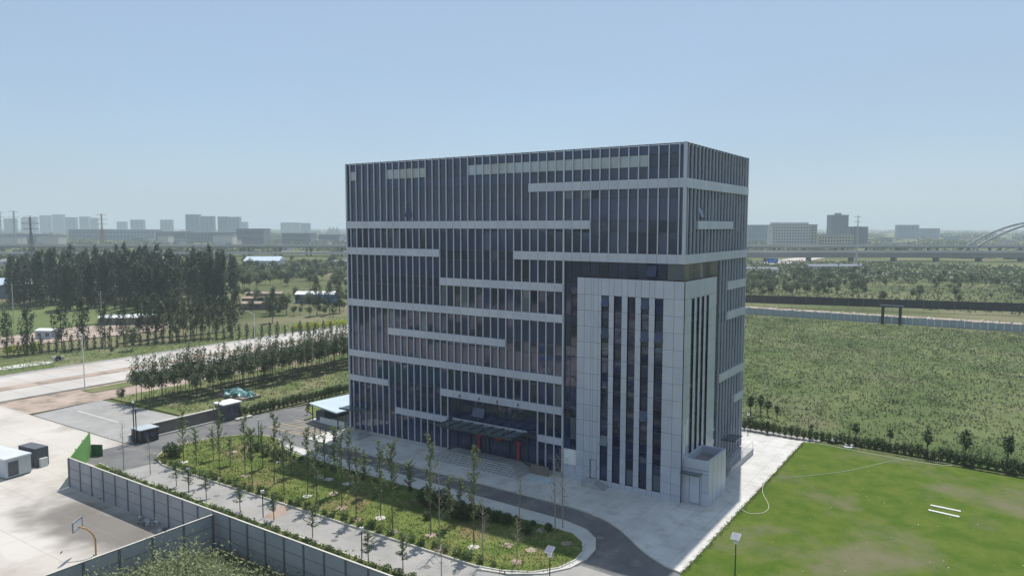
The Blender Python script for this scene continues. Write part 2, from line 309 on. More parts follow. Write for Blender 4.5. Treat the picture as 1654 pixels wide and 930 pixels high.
struct('works_yard', [G(0, 562, -.1), G(260, 534, -.1), G(280, 520, -.1), G(120, 528, -.1), G(0, 546, -.1)], -.5, -.04, M['dirt'])
# markings
struct('lane_patch', [G(424, 836, -.11), G(444, 838, -.11), G(468, 826, -.11), G(462, 815, -.11), G(447, 817, -.11)], -.4, -.104, M['dirt'])
for px_, py_ in ((350, 800), (540, 872), (690, 915), (970, 868), (610, 735), (240, 730)):
    x, y = G(px_, py_, -.1); struct('manhole', [(x+.38*math.cos(k*.52), y+.38*math.sin(k*.52)) for k in range(12)], -.3, -.098 if py_ != 735 else .012, M['kerbdark'])
mk = MB()
mk.quad((-105, -17.75, -.115), (-91.5, -17.75, -.115), (-91.5, -17.5, -.115), (-105, -17.5, -.115))
for i in range(5):
    x = -39.2+i*2.55; mk.quad((x, -8.0, -.115), (x+.13, -8.0, -.115), (x-1.6, -10.5, -.115), (x-1.75, -10.5, -.115))
mk.build('parking_lines', M['paint'], kind='structure')
mk = MB()
for i in range(6):
    x = -68.2+i*1.7; mk.quad((x, -5.6, -.114), (x+.16, -5.6, -.114), (x+1.9, -.1, -.114), (x+1.74, -.1, -.114))
for y in (-5.6, -2.9, -.2): mk.quad((-68.4, y, -.110), (-58.2, y, -.110), (-58.2, y+.16, -.110), (-68.4, y+.16, -.110))
mk.build('yellow_hatching', M['paintY'], kind='structure')

# ------------------------------------------------------------------ the office building
W, D, HT = 55.1, 24.46, 42.2
B = thing('office_building', 'ten storey grey office block with dark glass, vertical fins and a panelled corner tower', 'building')
MB().box(-W+.5, -.5, .5, D-.5, -.2, 37.4).build('core_wall', M['core'], B)
pr = MB()
for a in ((-W+.42, -.42, .40, .47), (-W+.42, -.42, D-.5, D-.4)): pr.box(a[0], a[1], a[2], a[3], 37.4, 41.9)
for a in ((-.47, -.40), (-W+.40, -W+.47)): pr.box(a[0], a[1], .48, D-.51, 37.4, 41.9)
pr.build('parapet', M['frame'], B)
MB().box(-W+.55, -.55, .55, D-.55, 37.41, 37.5).build('roof', M['roofm'], B)
K = [-54.17+1.2686*i for i in range(43)]
SY = [.78+1.268*i for i in range(19)]
# band list on the front: (x0, x1, ztop, zbot), on the side: (y0, y1, ztop, zbot)
fb = [(-21.35, 0, 38.13, 37.05), (-W, K[33], 33.33, 32.28), (-W, K[14], 29.33, 28.25), (K[24], 0, 29.33, 28.25), (K[14], K[30], 25.3, 24.25), (-W, K[30], 21.3, 20.25),
      (K[6], K[23], 17.34, 16.32), (-W, K[30], 13.27, 12.27), (-W, K[6], 9.27, 8.34), (K[14], K[30], 9.24, 8.23), (K[7], K[15], 5.25, 4.33), (K[27], K[30], 5.1, 4.2)]
sb = [(0, D, 38.13, 37.0), (4.0, 17.65, 33.25, 32.26), (0, D, 29.33, 28.25), (16.1, D, 25.25, 24.12), (16.1, D, 21.2, 20.1), (13.35, D, 13.1, 12.0), (20.25, D, 9.05, 8.0)]
def band(x0, x1, zt, zb, side=False):
    mb = MB(); cuts = [x0]+[c for c in (SY if side else K) if x0+.2 < c < x1-.2]+[x1]; g = .012
    mb.cm = 1
    if side: mb.box(-.26, .03, x0+.01, x1-.01, zb+.01, zt-.01)
    else: mb.box(x0+.01, x1-.01, -.03, .26, zb+.01, zt-.01)
    mb.cm = 0
    for a, b in zip(cuts[:-1], cuts[1:]):
        a2, b2 = a+(g if a > x0 else 0), b-(g if b < x1 else 0)
        if side: mb.box(-.25, .06, a2, b2, zb, zt)
        else: mb.box(a2, b2, -.06, .25, zb, zt)
    mb.build('spandrel_band', [M['panel'], M['joint']], B)
for b in fb:
    x1 = b[1]
    if x1 == 0: x1 = .06
    band(b[0], x1, b[2], b[3])
for b in sb: band(b[0] if b[0] > 0 else .262, b[1], b[2], b[3], True)
# fins
def spans(z0, z1, cuts):
    out = [(z0, z1)]
    for a, b in cuts:
        nw = []
        for s, e in out:
            if b <= s or a >= e: nw.append((s, e)); continue
            if a > s: nw.append((s, a))
            if b < e: nw.append((b, e))
        out = nw
    return out
for i, x in enumerate(K):
    z0 = .55
    if i > 30: z0 = 28.6
    cuts = []
    if 15 < i < 27: cuts.append((.0, 8.6))
    mb = MB(); wd = .12 if i != 30 else .2
    for a, b in spans(z0, HT, cuts): mb.box(x-wd/2, x+wd/2, .04, .30, a, b)
    mb.build('fin', M['fin'], B)
for i, y in enumerate(SY):
    z0 = .9 if y > 13.2 else 28.6
    mb = MB(); mb.box(-.30, -.03, y-.05, y+.05, z0, HT); mb.build('fin', M['fin'], B)
MB().box(-.38, .025, -.025, .10, 28.4, HT+.02).build('corner_column', M['panel'], B)
MB().box(-W-.02, -W+.22, -.02, .3, .0, HT).build('corner_column', M['panel'], B)
MB().box(-.3, .02, D-.2, D+.02, .8, HT).build('corner_column', M['panel'], B)
MB().box(-W+.23, -.39, .06, .24, HT-.14, HT-.03).build('top_rail', M['frame'], B); MB().box(-.24, -.05, .11, D-.21, HT-.14, HT-.03).build('top_rail', M['frame'], B)
# windows: one bay of glass between two bands
WIN = []
LV = [41.0, 39.55, 38.1, 36.0, 33.3, 31.9, 29.3, 27.9, 25.3, 23.9, 21.3, 19.9, 17.3, 15.9, 13.3, 11.9, 9.25, 7.9, 5.25, 3.9]
def winmesh(a, b, z0, z1, side, off=.24, openpane=None, gm='glass', light=None):
    """a..b along the wall, glass set back by off; transoms at storey heights"""
    lv = [z0]+sorted([l for l in LV if z0+.35 < l < z1-.35])+[z1]
    mb = MB()
    for u, v in zip(lv[:-1], lv[1:]):
        dt = [random.gauss(0, .011) for _ in range(2)]
        t = .025
        P = []
        op = openpane and u <= openpane < v
        if op: u2, v2 = openpane-.6, openpane+.6
        for (h, z) in ((a, u+t), (b, u+t), (b, v-t), (a, v-t)):
            o = off+dt[0]*(1 if h == a else -1)+dt[1]*(1 if z < v-.1 else -1)
            P.append((h, o, z))
        mb.cm = 0
        if light and light[0] <= u < light[1]: mb.cm = 2
        if side: Q = [(-o, h, z) for h, o, z in P]
        else: Q = [(h, o, z) for h, o, z in P]
        mb.quad(*Q)
        mb.cm = 1
        if u > z0:
            if side: mb.box(-off-.03, -off+.04, a, b, u-.045, u+.045)
            else: mb.box(a, b, off-.04, off+.03, u-.045, u+.045)
        if op:
            mb.cm = 0; oo = .42
            if side: mb.quad((-off+oo, a+.03, u2), (-off+oo, b-.03, u2), (-off+.04, b-.03, v2), (-off+.04, a+.03, v2))
            else: mb.quad((a+.03, off-oo, u2), (b-.03, off-oo, u2), (b-.03, off-.04, v2), (a+.03, off-.04, v2))
            mb.cm = 1
            if side: mb.box(-off+.005, -off+.02, a+.02, b-.02, v2+.02, v2+.05)
            else: mb.box(a+.02, b-.02, off-.02, off-.005, v2+.02, v2+.05)
    return mb
def addwin(a, b, z0, z1, side=False, **k):
    p = np.array((0, (a+b)/2, (z0+z1)/2) if side else ((a+b)/2, 0, (z0+z1)/2)); d = p-CAM
    ar = (b-a)*(z1-z0)*(abs(d[0]) if side else abs(d[1]))/np.linalg.norm(d)**3
    WIN.append((ar, winmesh(a, b, z0, z1, side, **k)))
opens = {(15, 2): 34.9, (22, 5): 26.8}
xs = [-W+.22]+K
for i in range(len(xs)):
    a = xs[i]+.0; b = xs[i+1] if i+1 < len(xs) else -.36
    mid = (a+b)/2; cuts = [(z1, z0) for (p, q, z0, z1) in fb if p-.1 < mid < q+.1]
    lo = .55
    if mid > K[30]: lo = 28.3
    if K[15] < mid < K[27]: lo = 8.6
    segs = spans(lo, HT-.15, cuts)
    for si, (u, v) in enumerate(segs):
        lp = None
        if v > 40 and (-31 < mid < -4.6 or -46.3 < mid < -38.6 or -54.3 < mid < -53.2): lp = (39.5, 40.9)
        op = None
        if i == 10 and u < 35 < v: op = 34.6
        if i == 36 and u < 32 < v and False: op = 31
        addwin(a, b, u, v, light=lp, openpane=op)
ys = [.10]+SY+[D-.2]
for i in range(len(ys)-1):
    a, b = ys[i], ys[i+1]; mid = (a+b)/2
    cuts = [(z1, z0) for (p, q, z0, z1) in sb if p-.1 < mid < q+.1]
    lo = .9 if mid > 13.3 else (.4 if mid > 11.7 else 26.25)
    for (u, v) in spans(lo, HT-.15, cuts):
        addwin(a, b, u, v, True, openpane=(34.3 if i == 4 and u < 34 < v else None))
# recessed glazing: portal, slit, strip above the tower
px = [K[15]+i*(K[27]-K[15])/7 for i in range(8)]
for i in range(7):
    addwin(px[i]+.03, px[i+1]-.03, .95, 4.7, off=.36, gm='glass2'); addwin(px[i]+.03, px[i+1]-.03, 4.75, 8.2, off=.36, openpane=(6.6 if i == 2 else None))
sx = [K[30]+.1, -15.1, -14.02]
for i in range(2):
    for z0, z1 in ((3.9, 8), (8.05, 12), (12.05, 16), (16.05, 20), (20.05, 24), (24.05, 28.2)): addwin(sx[i]+.02, sx[i+1]-.02, z0, z1, off=.37)
for i in range(31, 43):
    a = K[i-1] if i > 31 else -14.0; b = K[i] if i < 42 else -.25
    addwin(a+.02, b-.02, 26.3, 28.24, off=.2, openpane=(27.3 if i == 40 else None))
# tower slots
fslots = [(-10.64, -9.58), (-8.93, -7.86), (-7.12, -6.07), (-5.36, -4.31), (-3.6, -2.51)]
sslots = [(2.5, 3.55), (4.3, 5.3), (5.98, 7.0), (7.75, 8.76)]
op = {0: (22.6, 18.5, 5.2), 3: (22.6, 18.6, 9.5), 4: (20.1,), 1: (), 2: ()}
for j, (a, b) in enumerate(fslots):
    for z in range(12):
        u = .78+z*1.945; o = [q for q in op[j] if u <= q < u+1.93]
        addwin(a, b, u, u+1.93, off=.22, openpane=(u+1.2 if o else None))
for a, b in sslots:
    for z in range(9): addwin(a, b, 5.6+z*2.05, 5.6+z*2.05+2.03, True, off=.14)
WIN.sort(key=lambda t: -t[0])
gm = [M['glass'], M['frame'], M['lightpane']]
for ar, mb in WIN[:100]: mb.build('window', gm, B)
rest = MB()
for ar, mb in WIN[100:]:
    n0 = len(rest.v); rest.v += mb.v; rest.f += [tuple(i+n0 for i in f) for f in mb.f]; rest.m += mb.m
rest.build('window', gm, B, kind='stuff')
# tower cladding, built as separate panels over a dark backing
def clad(h0, h1, hc, z0, z1, zc, holes, side, out=0.0, dep=.30):
    mb = MB(); mb.cm = 1; g = .016
    hs = sorted(set([h0, h1]+hc+[v for q in holes for v in q[:2]])); zs = sorted(set([z0, z1]+zc+[v for q in holes for v in q[2:]]))
    for i in range(len(hs)-1):
        for j in range(len(zs)-1):
            a, b, u, v = hs[i], hs[i+1], zs[j], zs[j+1]; mh, mz = (a+b)/2, (u+v)/2
            if any(q[0] < mh < q[1] and q[2] < mz < q[3] for q in holes): continue
            hole_l = any(abs(q[1]-a) < 1e-6 and q[2] < mz < q[3] for q in holes); hole_r = any(abs(q[0]-b) < 1e-6 and q[2] < mz < q[3] for q in holes)
            a2 = a+(0 if a == h0 or hole_l else g); b2 = b-(0 if b == h1 or hole_r else g)
            u2 = u+(g if u in zc else 0); v2 = v-(g if v in zc else 0)
            mb.cm = 0
            if side: mb.box(-dep, out, a2, b2, u2, v2)
            else: mb.box(a2, b2, -out, dep, u2, v2)
            mb.cm = 1
            if side: mb.box(-dep-.01, out-.035, a, b, u, v)
            else: mb.box(a, b, -out+.035, dep+.01, u, v)
    return mb
zc = [.75]+[2.13+2*i for i in range(12)]
clad(-14.0, -.0, [-12.97, -11.72, -10.64, -9.58, -8.93, -7.86, -7.12, -6.07, -5.36, -4.31, -3.6, -2.51, -1.2], 0, 26.22, zc, [(a, b, .75, 24.1) for a, b in fslots]+[(-12.05, -11.05, .75, 3.2)], False).build('tower_cladding', [M['panel'], M['joint']], B)
clad(.31, 11.6, [1.2, 9.9], 0, 26.22, zc, [(a, b, .75, 24.05) for a, b in sslots], True).build('tower_cladding', [M['panel'], M['joint']], B)
MB().box(-13.98, -.36, .31, .49, 26.0, 26.19).build('tower_cap', M['panel'], B)
tb = MB().box(-14.0, -13.9, .312, .49, 0, 26.2); tb.box(-.49, -.312, 11.5, 11.6, 0, 26.2); tb.build('tower_return', M['panel'], B)
mb = MB(); mb.cm = 0
for a, b in sslots: mb.box(-.34, -.32, a, b, .76, 5.58)
mb.build('tower_infill', M['frame'], B)
MB().box(-15.98, -14.02, .20, .44, 1.85, 3.86).build('white_panel', M['white'], B)
MB().box(-15.98, -14.02, .15, .46, .0, 1.82).build('plinth', M['panel'], B)
pl = MB(); pl.box(-W+.23, K[15]-.1, .1, .44, .0, .54); pl.box(K[27]+.1, K[30]-.1, .1, .44, .0, .54); pl.build('plinth', M['stone'], B)
MB().box(-.44, -.1, 13.2, D-.25, 0, .88).build('plinth', M['stone'], B)
# tower door and its stoop
dr = MB().box(-12.0, -11.1, .12, .2, .78, 3.15).build('door', M['panel'], B)
MB().box(-12.05, -11.98, .02, .25, .76, 3.18).box(-11.12, -11.05, .02, .25, .76, 3.18).box(-11.97, -11.13, .02, .25, 3.152, 3.19).build('door_frame', M['frame'], dr)
MB().box(-11.25, -11.19, .06, .118, 1.75, 1.95).build('handle', M['steel'], dr)
st = MB(); st.box(-12.4, -10.6, -1.6, -.04, 0, .72)
for i in range(4): st.box(-10.599+.3*i, -10.3+.3*i, -1.6, -.04, 0, .58-.14*i)
st.build('door_steps', M['stone'], B)
rl = MB()
for x in (-12.35, -10.7): rl.tube((x, -1.55, .72), (x, -1.55, 1.7), .025)
rl.tube((-12.35, -1.55, 1.7), (-10.7, -1.55, 1.7), .025); rl.tube((-12.35, -1.55, 1.7), (-12.35, -.1, 1.7), .025); rl.tube((-10.7, -1.55, 1.7), (-9.45, -1.55, 1.05), .025); rl.tube((-9.45, -1.55, 0), (-9.45, -1.55, 1.05), .025)
rl.build('handrail', M['steel'], B)
# main entrance: six steps, canopy on rods, red hangings
st = MB()
for i in range(6): st.box(-34.9-.02+.42*i-.9, -20.6-.42*i+.1, -3.95+.42*i, .3, -.0+.15*i, .15+.15*i)
st.build('entrance_steps', M['stone'], B)
cn = MB(); cn.box(-34.1, -21.5, -3.75, -.15, 5.02, 5.1); cn.cm = 1
for i in range(8): x = -34.1+i*1.788; cn.box(x, x+.08, -3.75, -.15, 5.101, 5.2)
cn.box(-34.16, -21.4, -3.84, -3.752, 4.9, 5.22); cn.cm = 2; cn.box(-34.1, -21.46, -.148, -.02, 4.95, 5.3)
cn.build('entrance_canopy', [M['canopy'], M['frame'], M['panel']], B)
rd = MB()
for i, x in enumerate((-32.8, -29.4, -26.3, -22.9)):
    r = MB().tube((x, -.1, 8.7), (x+.0, -3.0, 5.2), .03); r.box(x-.09, x+.09, -.12, -.062, 8.5, 8.85); r.build('canopy_rod', M['frame'], B)
for i, (x, wd, z0, z1) in enumerate(((-29.6, .4, 1.0, 3.3), (-26.3, 1.0, 3.1, 3.5), (-23.0, .45, 1.0, 3.3))):
    o = MB().box(x-wd/2, x+wd/2, .10, .16, z0, z1)
    if wd < .8: o.box(x-wd/2-.25, x+wd/2+.25, .08, .18, z1+.01, z1+.25); 
    o.build('red_hanging', M['red'], B)
gf = MB()
for x in (-33.6, -31.2, -28.0, -24.6, -21.6): gf.box(x-.06, x+.06, .14, .24, .95, 4.68)
gf.box(-35.0, -20.1, .17, .26, 4.5, 4.72); gf.build('entrance_frame', M['frame'], B)
# left entrance canopy and stoop
cn = MB().box(-55.0, -50.9, -2.2, -.1, 4.15, 4.25); cn.cm = 1; cn.box(-55.05, -50.85, -2.3, -2.205, 4.05, 4.3); cn.build('side_canopy', [M['canopy'], M['frame']], B)
st = MB()
for i in range(4): st.box(-56.2+.35*i, -50.3-.35*i, -3.0+.35*i, .05, .0+.14*i, .14+.14*i)
st.build('side_steps', M['stone'], B)
# annex box on the right side
AN = MB(); X1, Y0, Y1, AH = 3.2, .62, 6.9, 5.35
acx = [.4, 1.0, 2.3, X1]; 
an = MB(); an.cm = 0
an.box(.03, X1, Y0, Y1, 0, 4.35); an.box(.03, .28, Y0, Y1, 4.351, AH); an.box(X1-.28, X1, Y0, Y1, 4.351, AH); an.box(.281, X1-.281, Y0, Y0+.28, 4.351, AH); an.box(.281, X1-.281, Y1-.28, Y1, 4.351, AH)
ax = an.build('entrance_annex', M['panel'], B)
rec = MB().box(.9, 2.1, Y0-.03, Y0-.005, .1, 3.4).box(.7, 2.2, Y0-.02, Y0-.004, .02, 3.6); rec.build('annex_door', M['fin'], ax)
jl = MB()
for z in (1.6, 3.75): jl.box(2.35, X1+.004, Y0-.006, Y0-.002, z, z+.035); 
jl.box(.03, X1+.006, Y0-.008, Y0-.002, 4.2, 4.24); jl.box(2.3, 2.33, Y0-.006, Y0-.002, 0, 4.2)
for y in (2.1, 3.6, 5.2): jl.box(X1+.002, X1+.006, y, y+.03, 0, AH)
jl.box(.85, .9, Y0-.04, Y0-.031, .1, 3.4); jl.box(2.1, 2.15, Y0-.04, Y0-.031, .1, 3.4); jl.box(.9, 2.1, Y0-.04, Y0-.031, 3.35, 3.4); jl.box(.9, 2.1, Y0-.04, Y0-.031, .1, .15)
jl.build('panel_joint', M['joint'], ax)
MB().box(-.3+.33, 2.4, Y0-1.1, Y0-.05, 3.75, 3.85).build('annex_canopy', M['canopy'], ax)
MB().box(.3, X1-.3, Y0+.3, Y1-.3, 4.352, 4.40).box(1.9, 2.5, 1.6, 2.1, 4.401, 4.6).build('annex_roof', M['roofm'], ax)
for y0, z0, z1 in ((.75, 7.3, 10.4), (1.5, 8.0, 10.9)): MB().box(.004, .05, y0, y0+.42, z0-1.5, z1-1.2).build('wall_sign', M['white'], B)
# right side entrance platform
pf = MB(); pf.box(.05, 1.9, 13.6, 24.0, 0, .8)
for i in range(4): pf.box(.05, 1.9, 13.6-.32*(i+1), 13.599-.32*i, 0, .64-.16*i)
pf.build('side_platform', M['stone'], B)
MB().box(.06, 1.9, 15.2, 18.4, 3.9, 4.0).box(.06, 1.95, 15.12, 15.195, 3.85, 4.05).build('side_canopy', M['canopy'], B)
MB().tube((1.85, 13.7, 1.8), (1.85, 23.8, 1.8), .03).tube((1.85, 13.7, .8), (1.85, 13.7, 1.8), .03).tube((1.85, 18.8, .8), (1.85, 18.8, 1.8), .03).tube((1.85, 23.8, .8), (1.85, 23.8, 1.8), .03).tube((1.85, 13.7, 1.8), (1.85, 12.4, 1.1), .03).tube((1.85, 12.4, 0), (1.85, 12.4, 1.1), .03).build('handrail', M['steel'], B)

# timber board and paving slab stack left at the front
o = MB().box(-20.3, -17.6, -.9, -.75, .02, 1.25).build('board', M['brown']); o['label'] = 'tan board leaning by the front wall right of the entrance steps'; o['category'] = 'board'; 
o = MB().box(-19.9, -16.4, -3.0, -1.5, .004, .03).build('sheet', M['awn']); o['label'] = 'pale blue sheet lying on the paving right of the entrance steps'; o['category'] = 'sheet'

# ------------------------------------------------------------------ vegetation builders
def ell(n, c, r, hollow=.35):
    p = rng.normal(size=(n, 3)); p /= np.linalg.norm(p, axis=1)[:, None]; p *= (hollow+(1-hollow)*rng.random(n)**.6)[:, None]
    return p*np.array(r)+np.array(c)
def clumps(n, c, r, k, cr):
    cs = ell(k, c, r, .3); idx = rng.integers(0, k, n); q = rng.normal(size=(n, 3))*cr
    return cs[idx]+q
def make_poplar(h=22, kind='lf_poplar', nl=1500, leaf=.75, rad=2.6, name='poplar_tree', label='x', low=.1):
    t = thing(name, label, 'tree')
    m = MB().tube((0, 0, -.3), (0, 0, h*.6), .28*h/22, .12*h/22).tube((0, 0, h*.6), (.2, 0, h*.93), .12*h/22, .03); 
    for i in range(9):
        z = h*(.12+.08*i); a = random.random()*6.28; m.tube((0, 0, z), (math.cos(a)*rad*.6, math.sin(a)*rad*.6, z+h*.12), .07, .02, 4)
    m.build('trunk', M['bark'], t)
    P = []
    k = 46
    for i in range(k):
        u = low+(1-low)*((i+random.random())/k); z = u*h
        prof = math.sin(math.pi*min(1, (u-low)/(1-low)*.8+.14))**.7
        a = random.random()*6.28; rr = rad*prof*random.uniform(.2, 1)
        c = np.array([math.cos(a)*rr, math.sin(a)*rr, z]); nn = nl//k
        q = rng.normal(size=(nn, 3))*np.array([.5, .5, 1.0])*rad*.27
        P.append(q+c)
    MB().leaves(np.concatenate(P), leaf, .8, .7).build('crown', M[kind], t); return t
def make_round(h=7, kind='lf_mid', nl=900, leaf=.5, rad=2.4, name='broadleaf_tree', label='x', th=.3, dry=False):
    t = thing(name, label, 'tree'); m = MB().tube((0, 0, -.3), (0, 0, h*.5), .12, .07)
    for i in range(6):
        a = i*1.05+random.random(); m.tube((0, 0, h*(.25+.04*i)), (math.cos(a)*rad*.6, math.sin(a)*rad*.6, h*(.55+.05*i)), .05, .015, 4)
    m.build('trunk', M['bark'], t)
    P = clumps(nl, (0, 0, h*(th+(1-th)/2)), (rad*.78, rad*.78, h*(1-th)/2*.8), 26, rad*.17)
    MB().leaves(P, leaf, .3, .75).build('crown', M[kind], t); return t
def make_nursery(h=8.5, name='nursery_tree'):
    t = thing(name, 'x', 'tree'); m = MB().tube((0, 0, -.2), (0.05, 0, h*.5), .06, .045); P = []
    lean = .22
    for i in range(9):
        a = random.random()*6.28; zb = h*random.uniform(.34, .5); r = random.uniform(.5, 1.25); top = h*random.uniform(.62, 1.0) if i > 3 else h*.55
        p0 = np.array([0.04, 0, zb]); p1 = np.array([math.cos(a)*r+lean*(top-zb)*.5, math.sin(a)*r, top])
        m.tube(p0, p1, .03, .012, 4); k = 62
        u = rng.random(k)[:, None]; q = p0+(p1-p0)*u+rng.normal(size=(k, 3))*np.array([.2, .2, .14]); P.append(q)
    P.append(ell(560, (0.1, 0, h*.48), (1.6, 1.6, h*.15), .1))
    m.build('trunk', M['bark'], t); MB().leaves(np.concatenate(P), .34, .6, .6).build('crown', M['lf_nurs'], t); return t
def make_sapling(h=9, nl=760, leaf=.23, kind='lf_sap', low=.28, spread=.8, tr=.065, bark='bark', nb=22, name='sapling'):
    t = thing(name, 'x', 'tree'); bx, by = random.uniform(-.15, .15), random.uniform(-.15, .15)
    m = MB().tube((0, 0, -.05), (bx, by, h*.5), tr, tr*.7, 5).tube((bx, by, h*.5), (bx*1.4, by*1.2, h), tr*.7, .012, 5); P = []
    for i in range(nb):
        z = h*(low+(1-low)*(i+random.random())/nb*.96); a = random.random()*6.28; L = spread*random.uniform(.6, 1.5)*(1.15-.6*z/h)
        c = np.array([bx*min(1, z/h*2), by*min(1, z/h*2), z]); e = c+np.array([math.cos(a)*L, math.sin(a)*L, L*1.1])
        m.tube(c, e, .02, .007, 3)
        k = max(1, nl//nb); u = rng.random(k)[:, None]; P.append(c+(e-c)*u*1.15+rng.normal(size=(k, 3))*.10)
    m.build('trunk', M[bark], t)
    MB().leaves(np.concatenate(P), leaf, .5, .6).build('crown', M[kind], t); return t
def make_shrub(r=.8, h=1.2, nl=260, leaf=.2, kind='lf_shrub', name='shrub', label='x', stem=True):
    t = thing(name, label, 'shrub')
    m = MB()
    for i in range(4): a = i*1.6; m.tube((0, 0, -.05), (math.cos(a)*r*.4, math.sin(a)*r*.4, h*.6), .03, .01, 4)
    m.build('stem', M['bark'], t)
    MB().leaves(ell(nl, (0, 0, h*.55), (r, r, h*.5), .3), leaf, .3, .8).build('crown', M[kind], t); return t
HIDE = []
def protos(fn, n, *a, **k):
    out = [fn(*a, **k) for _ in range(n)]; HIDE.extend(out); return out
def plant(pr, x, y, label, group=None, sc=1.0, z=-.05, rz=None):
    p = random.choice(pr)
    rz = random.random()*6.28 if rz is None else rz
    s = sc if isinstance(sc, tuple) else sc
    return copy_tree(p, (x, y, z), rz, s, label, group)
def purge():
    for t in HIDE:
        for c in list(t.children): bpy.data.objects.remove(c)
        bpy.data.objects.remove(t)
    HIDE.clear()

# --- island saplings: front row, back row
leafy = protos(make_sapling, 5); leafy2 = protos(make_sapling, 3, nl=1000, spread=.8, low=.4)
bare = protos(make_sapling, 3, nl=70, leaf=.16, kind='lf_dry', bark='barkpale', spread=.8, nb=34, name='bare_sapling')
fr = [(297, 746, 660), (317, 752, 690), (355.5, 770, 650), (396, 766.5, 672), (408, 783, 690), (443, 782, 665), (459, 797, 700), (497, 799, 690), (512, 814, 700), (539, 796, 690), (552, 819, 695), (575, 837, 720), (615, 835, 712), (634.5, 856.5, 715), (696, 863, 703), (710, 885, 745), (765.5, 882, 720), (780, 905, 800), (835, 906, 830)]
def hgt(px, yb, yt):
    x, y = G(px, yb); d = ray(px, yt); s = math.hypot(x-CAM[0], y-CAM[1])/math.hypot(d[0], d[1]); return float(CAM[2]+d[2]*s)
for i, (px_, yb, yt) in enumerate(fr):
    x, y = G(px_, yb, .05); h = hgt(px_, yb, yt)
    pr = leafy if i not in (15, 17, 18) else bare
    if i in (4, 9, 13): pr = leafy2
    kind = 'bare' if pr is bare else 'leafy'
    plant(pr, x, y, f'{kind} sapling in the long oval lawn row, {nth(i)} from the gate end', 'saplings in the long row on the oval lawn', (1, 1, h/9), .04)
for i, (px_, yb, yt) in enumerate([(838, 840, 762), (897, 858, 735), (909, 851, 722)]):
    x, y = G(px_, yb, .05)
    plant(bare, x, y, f'nearly bare sapling on the oval lawn facing the corner tower, {nth(i)} from left', 'bare saplings facing the corner tower', (1.2, 1.2, hgt(px_, yb, yt)/9), .04)
for i, (px_, yb, yt) in enumerate([(345, 742, 690), (372, 750, 705), (425, 755, 685), (470, 768, 705), (525, 775, 700), (566, 785, 690), (590, 800, 730), (660, 812, 745), (725, 850, 770), (742, 838, 770)]):
    x, y = G(px_, yb, .05)
    plant(leafy+leafy2, x, y, f'slim sapling in the pavement side row of the oval lawn, {nth(i)} from gate', 'saplings behind the long row on the oval lawn', (.9, .9, hgt(px_, yb, yt)/9), .04)
for i, (px_, yb, yt) in enumerate([(285, 784.5, 745), (305, 795, 752), (333.5, 804, 770), (388, 824.5, 792), (442.6, 839, 800), (505, 867, 815), (595, 908, 862), (651, 919, 862), (243, 765, 705), (200, 757, 681), (713, 935, 880)]):
    x, y = G(px_, yb, 0)
    plant(leafy if i < 8 else bare, x, y, f'young sapling on the strip inside the grey fence, {nth(i)} counted along it', 'saplings on the strip inside the grey fence', (.85, .85, max(3.2, hgt(px_, yb, yt))/9), -.02)
# thin planting wells
wells = [(297, 746), (355, 772), (396, 768), (497, 801), (539, 797), (552, 820), (575, 839), (615, 836), (634, 858), (696, 864), (710, 886), (765, 883), (835, 907), (450, 745), (515, 770), (530, 774), (560, 781), (376, 730), (915, 877), (875, 856), (820, 880), (857, 888)]
for i, (a, b) in enumerate(wells):
    x, y = G(a, b, .05); k = [(x+.62*math.cos(t)*random.uniform(.8, 1.2), y+.62*math.sin(t)*random.uniform(.8, 1.2)) for t in np.linspace(0, 6.0, 10)]
    pale = i in (0, 3, 7, 11, 13, 14, 15, 16, 17)
    o = MB().prism(k, .03, .075).build('tree_well', M['kerb'] if pale else M['dirt'])
    o['label'] = f'{"pale gravel" if pale else "brown soil"} planting circle in the oval lawn, {nth(i)} listed from the gate'; o['category'] = 'planting circle'; o['group'] = 'planting circles in the oval lawn'
# shrubs on the island
shr = protos(make_shrub, 4, .75, 1.1, 300, .2); shb = protos(make_shrub, 3, 1.1, 2.0, 700, .24, 'lf_hedge')
def inpoly(x, y, P):
    c = False; j = len(P)-1
    for i in range(len(P)):
        if (P[i][1] > y) != (P[j][1] > y) and x < (P[j][0]-P[i][0])*(y-P[i][1])/(P[j][1]-P[i][1])+P[i][0]: c = not c
        j = i
    return c
for i in range(24):
    x = -55+i*2.0+random.uniform(-.3, .3); y = -14.6-.02*(x+55)+random.uniform(-.2, .2)
    plant(shb, x, y, f'dark rounded shrub on the pavement side of the oval lawn, {nth(i)} from left', 'rounded shrubs along the pavement side of the oval lawn', random.uniform(.3, .45), .03)
for i, (a, b, s) in enumerate([(688, 815, 1.35), (712, 820, 1.4), (737, 838, 1.1), (755, 840, 1.0), (775, 838, 1.0), (800, 842, .8), (818, 846, .8), (850, 862, .8), (690, 838, .6), (430, 735, 1.0), (415, 728, .9), (446, 742, 1.0), (460, 742, .9), (275, 736, 1.2), (285, 738, 1.1)]):
    x, y = G(a, b, .05)
    plant(shb, x, y, f'rounded green shrub inside the oval lawn, {nth(i)} of the scattered ones', 'rounded shrubs inside the oval lawn', s*.8, .03)
for i in range(40):
    u = i/39; x = -66+u*57; y = -25.7+random.uniform(-.25, .25)
    plant(shr, x, y, f'low ragged shrub on the lane edge of the oval lawn, {nth(i)} from gate', 'low shrubs on the lane edge of the oval lawn', random.uniform(.45, .75), .03)
for i in range(46):
    u = i/45; x = -68+u*72; y = -31.8-random.uniform(0, 1.0)
    plant(shr, x, y, f'low bush on the strip inside the grey fence, {nth(i)} from the gate', 'low bushes on the strip inside the grey fence', random.uniform(.45, .8), -.03)
purge()
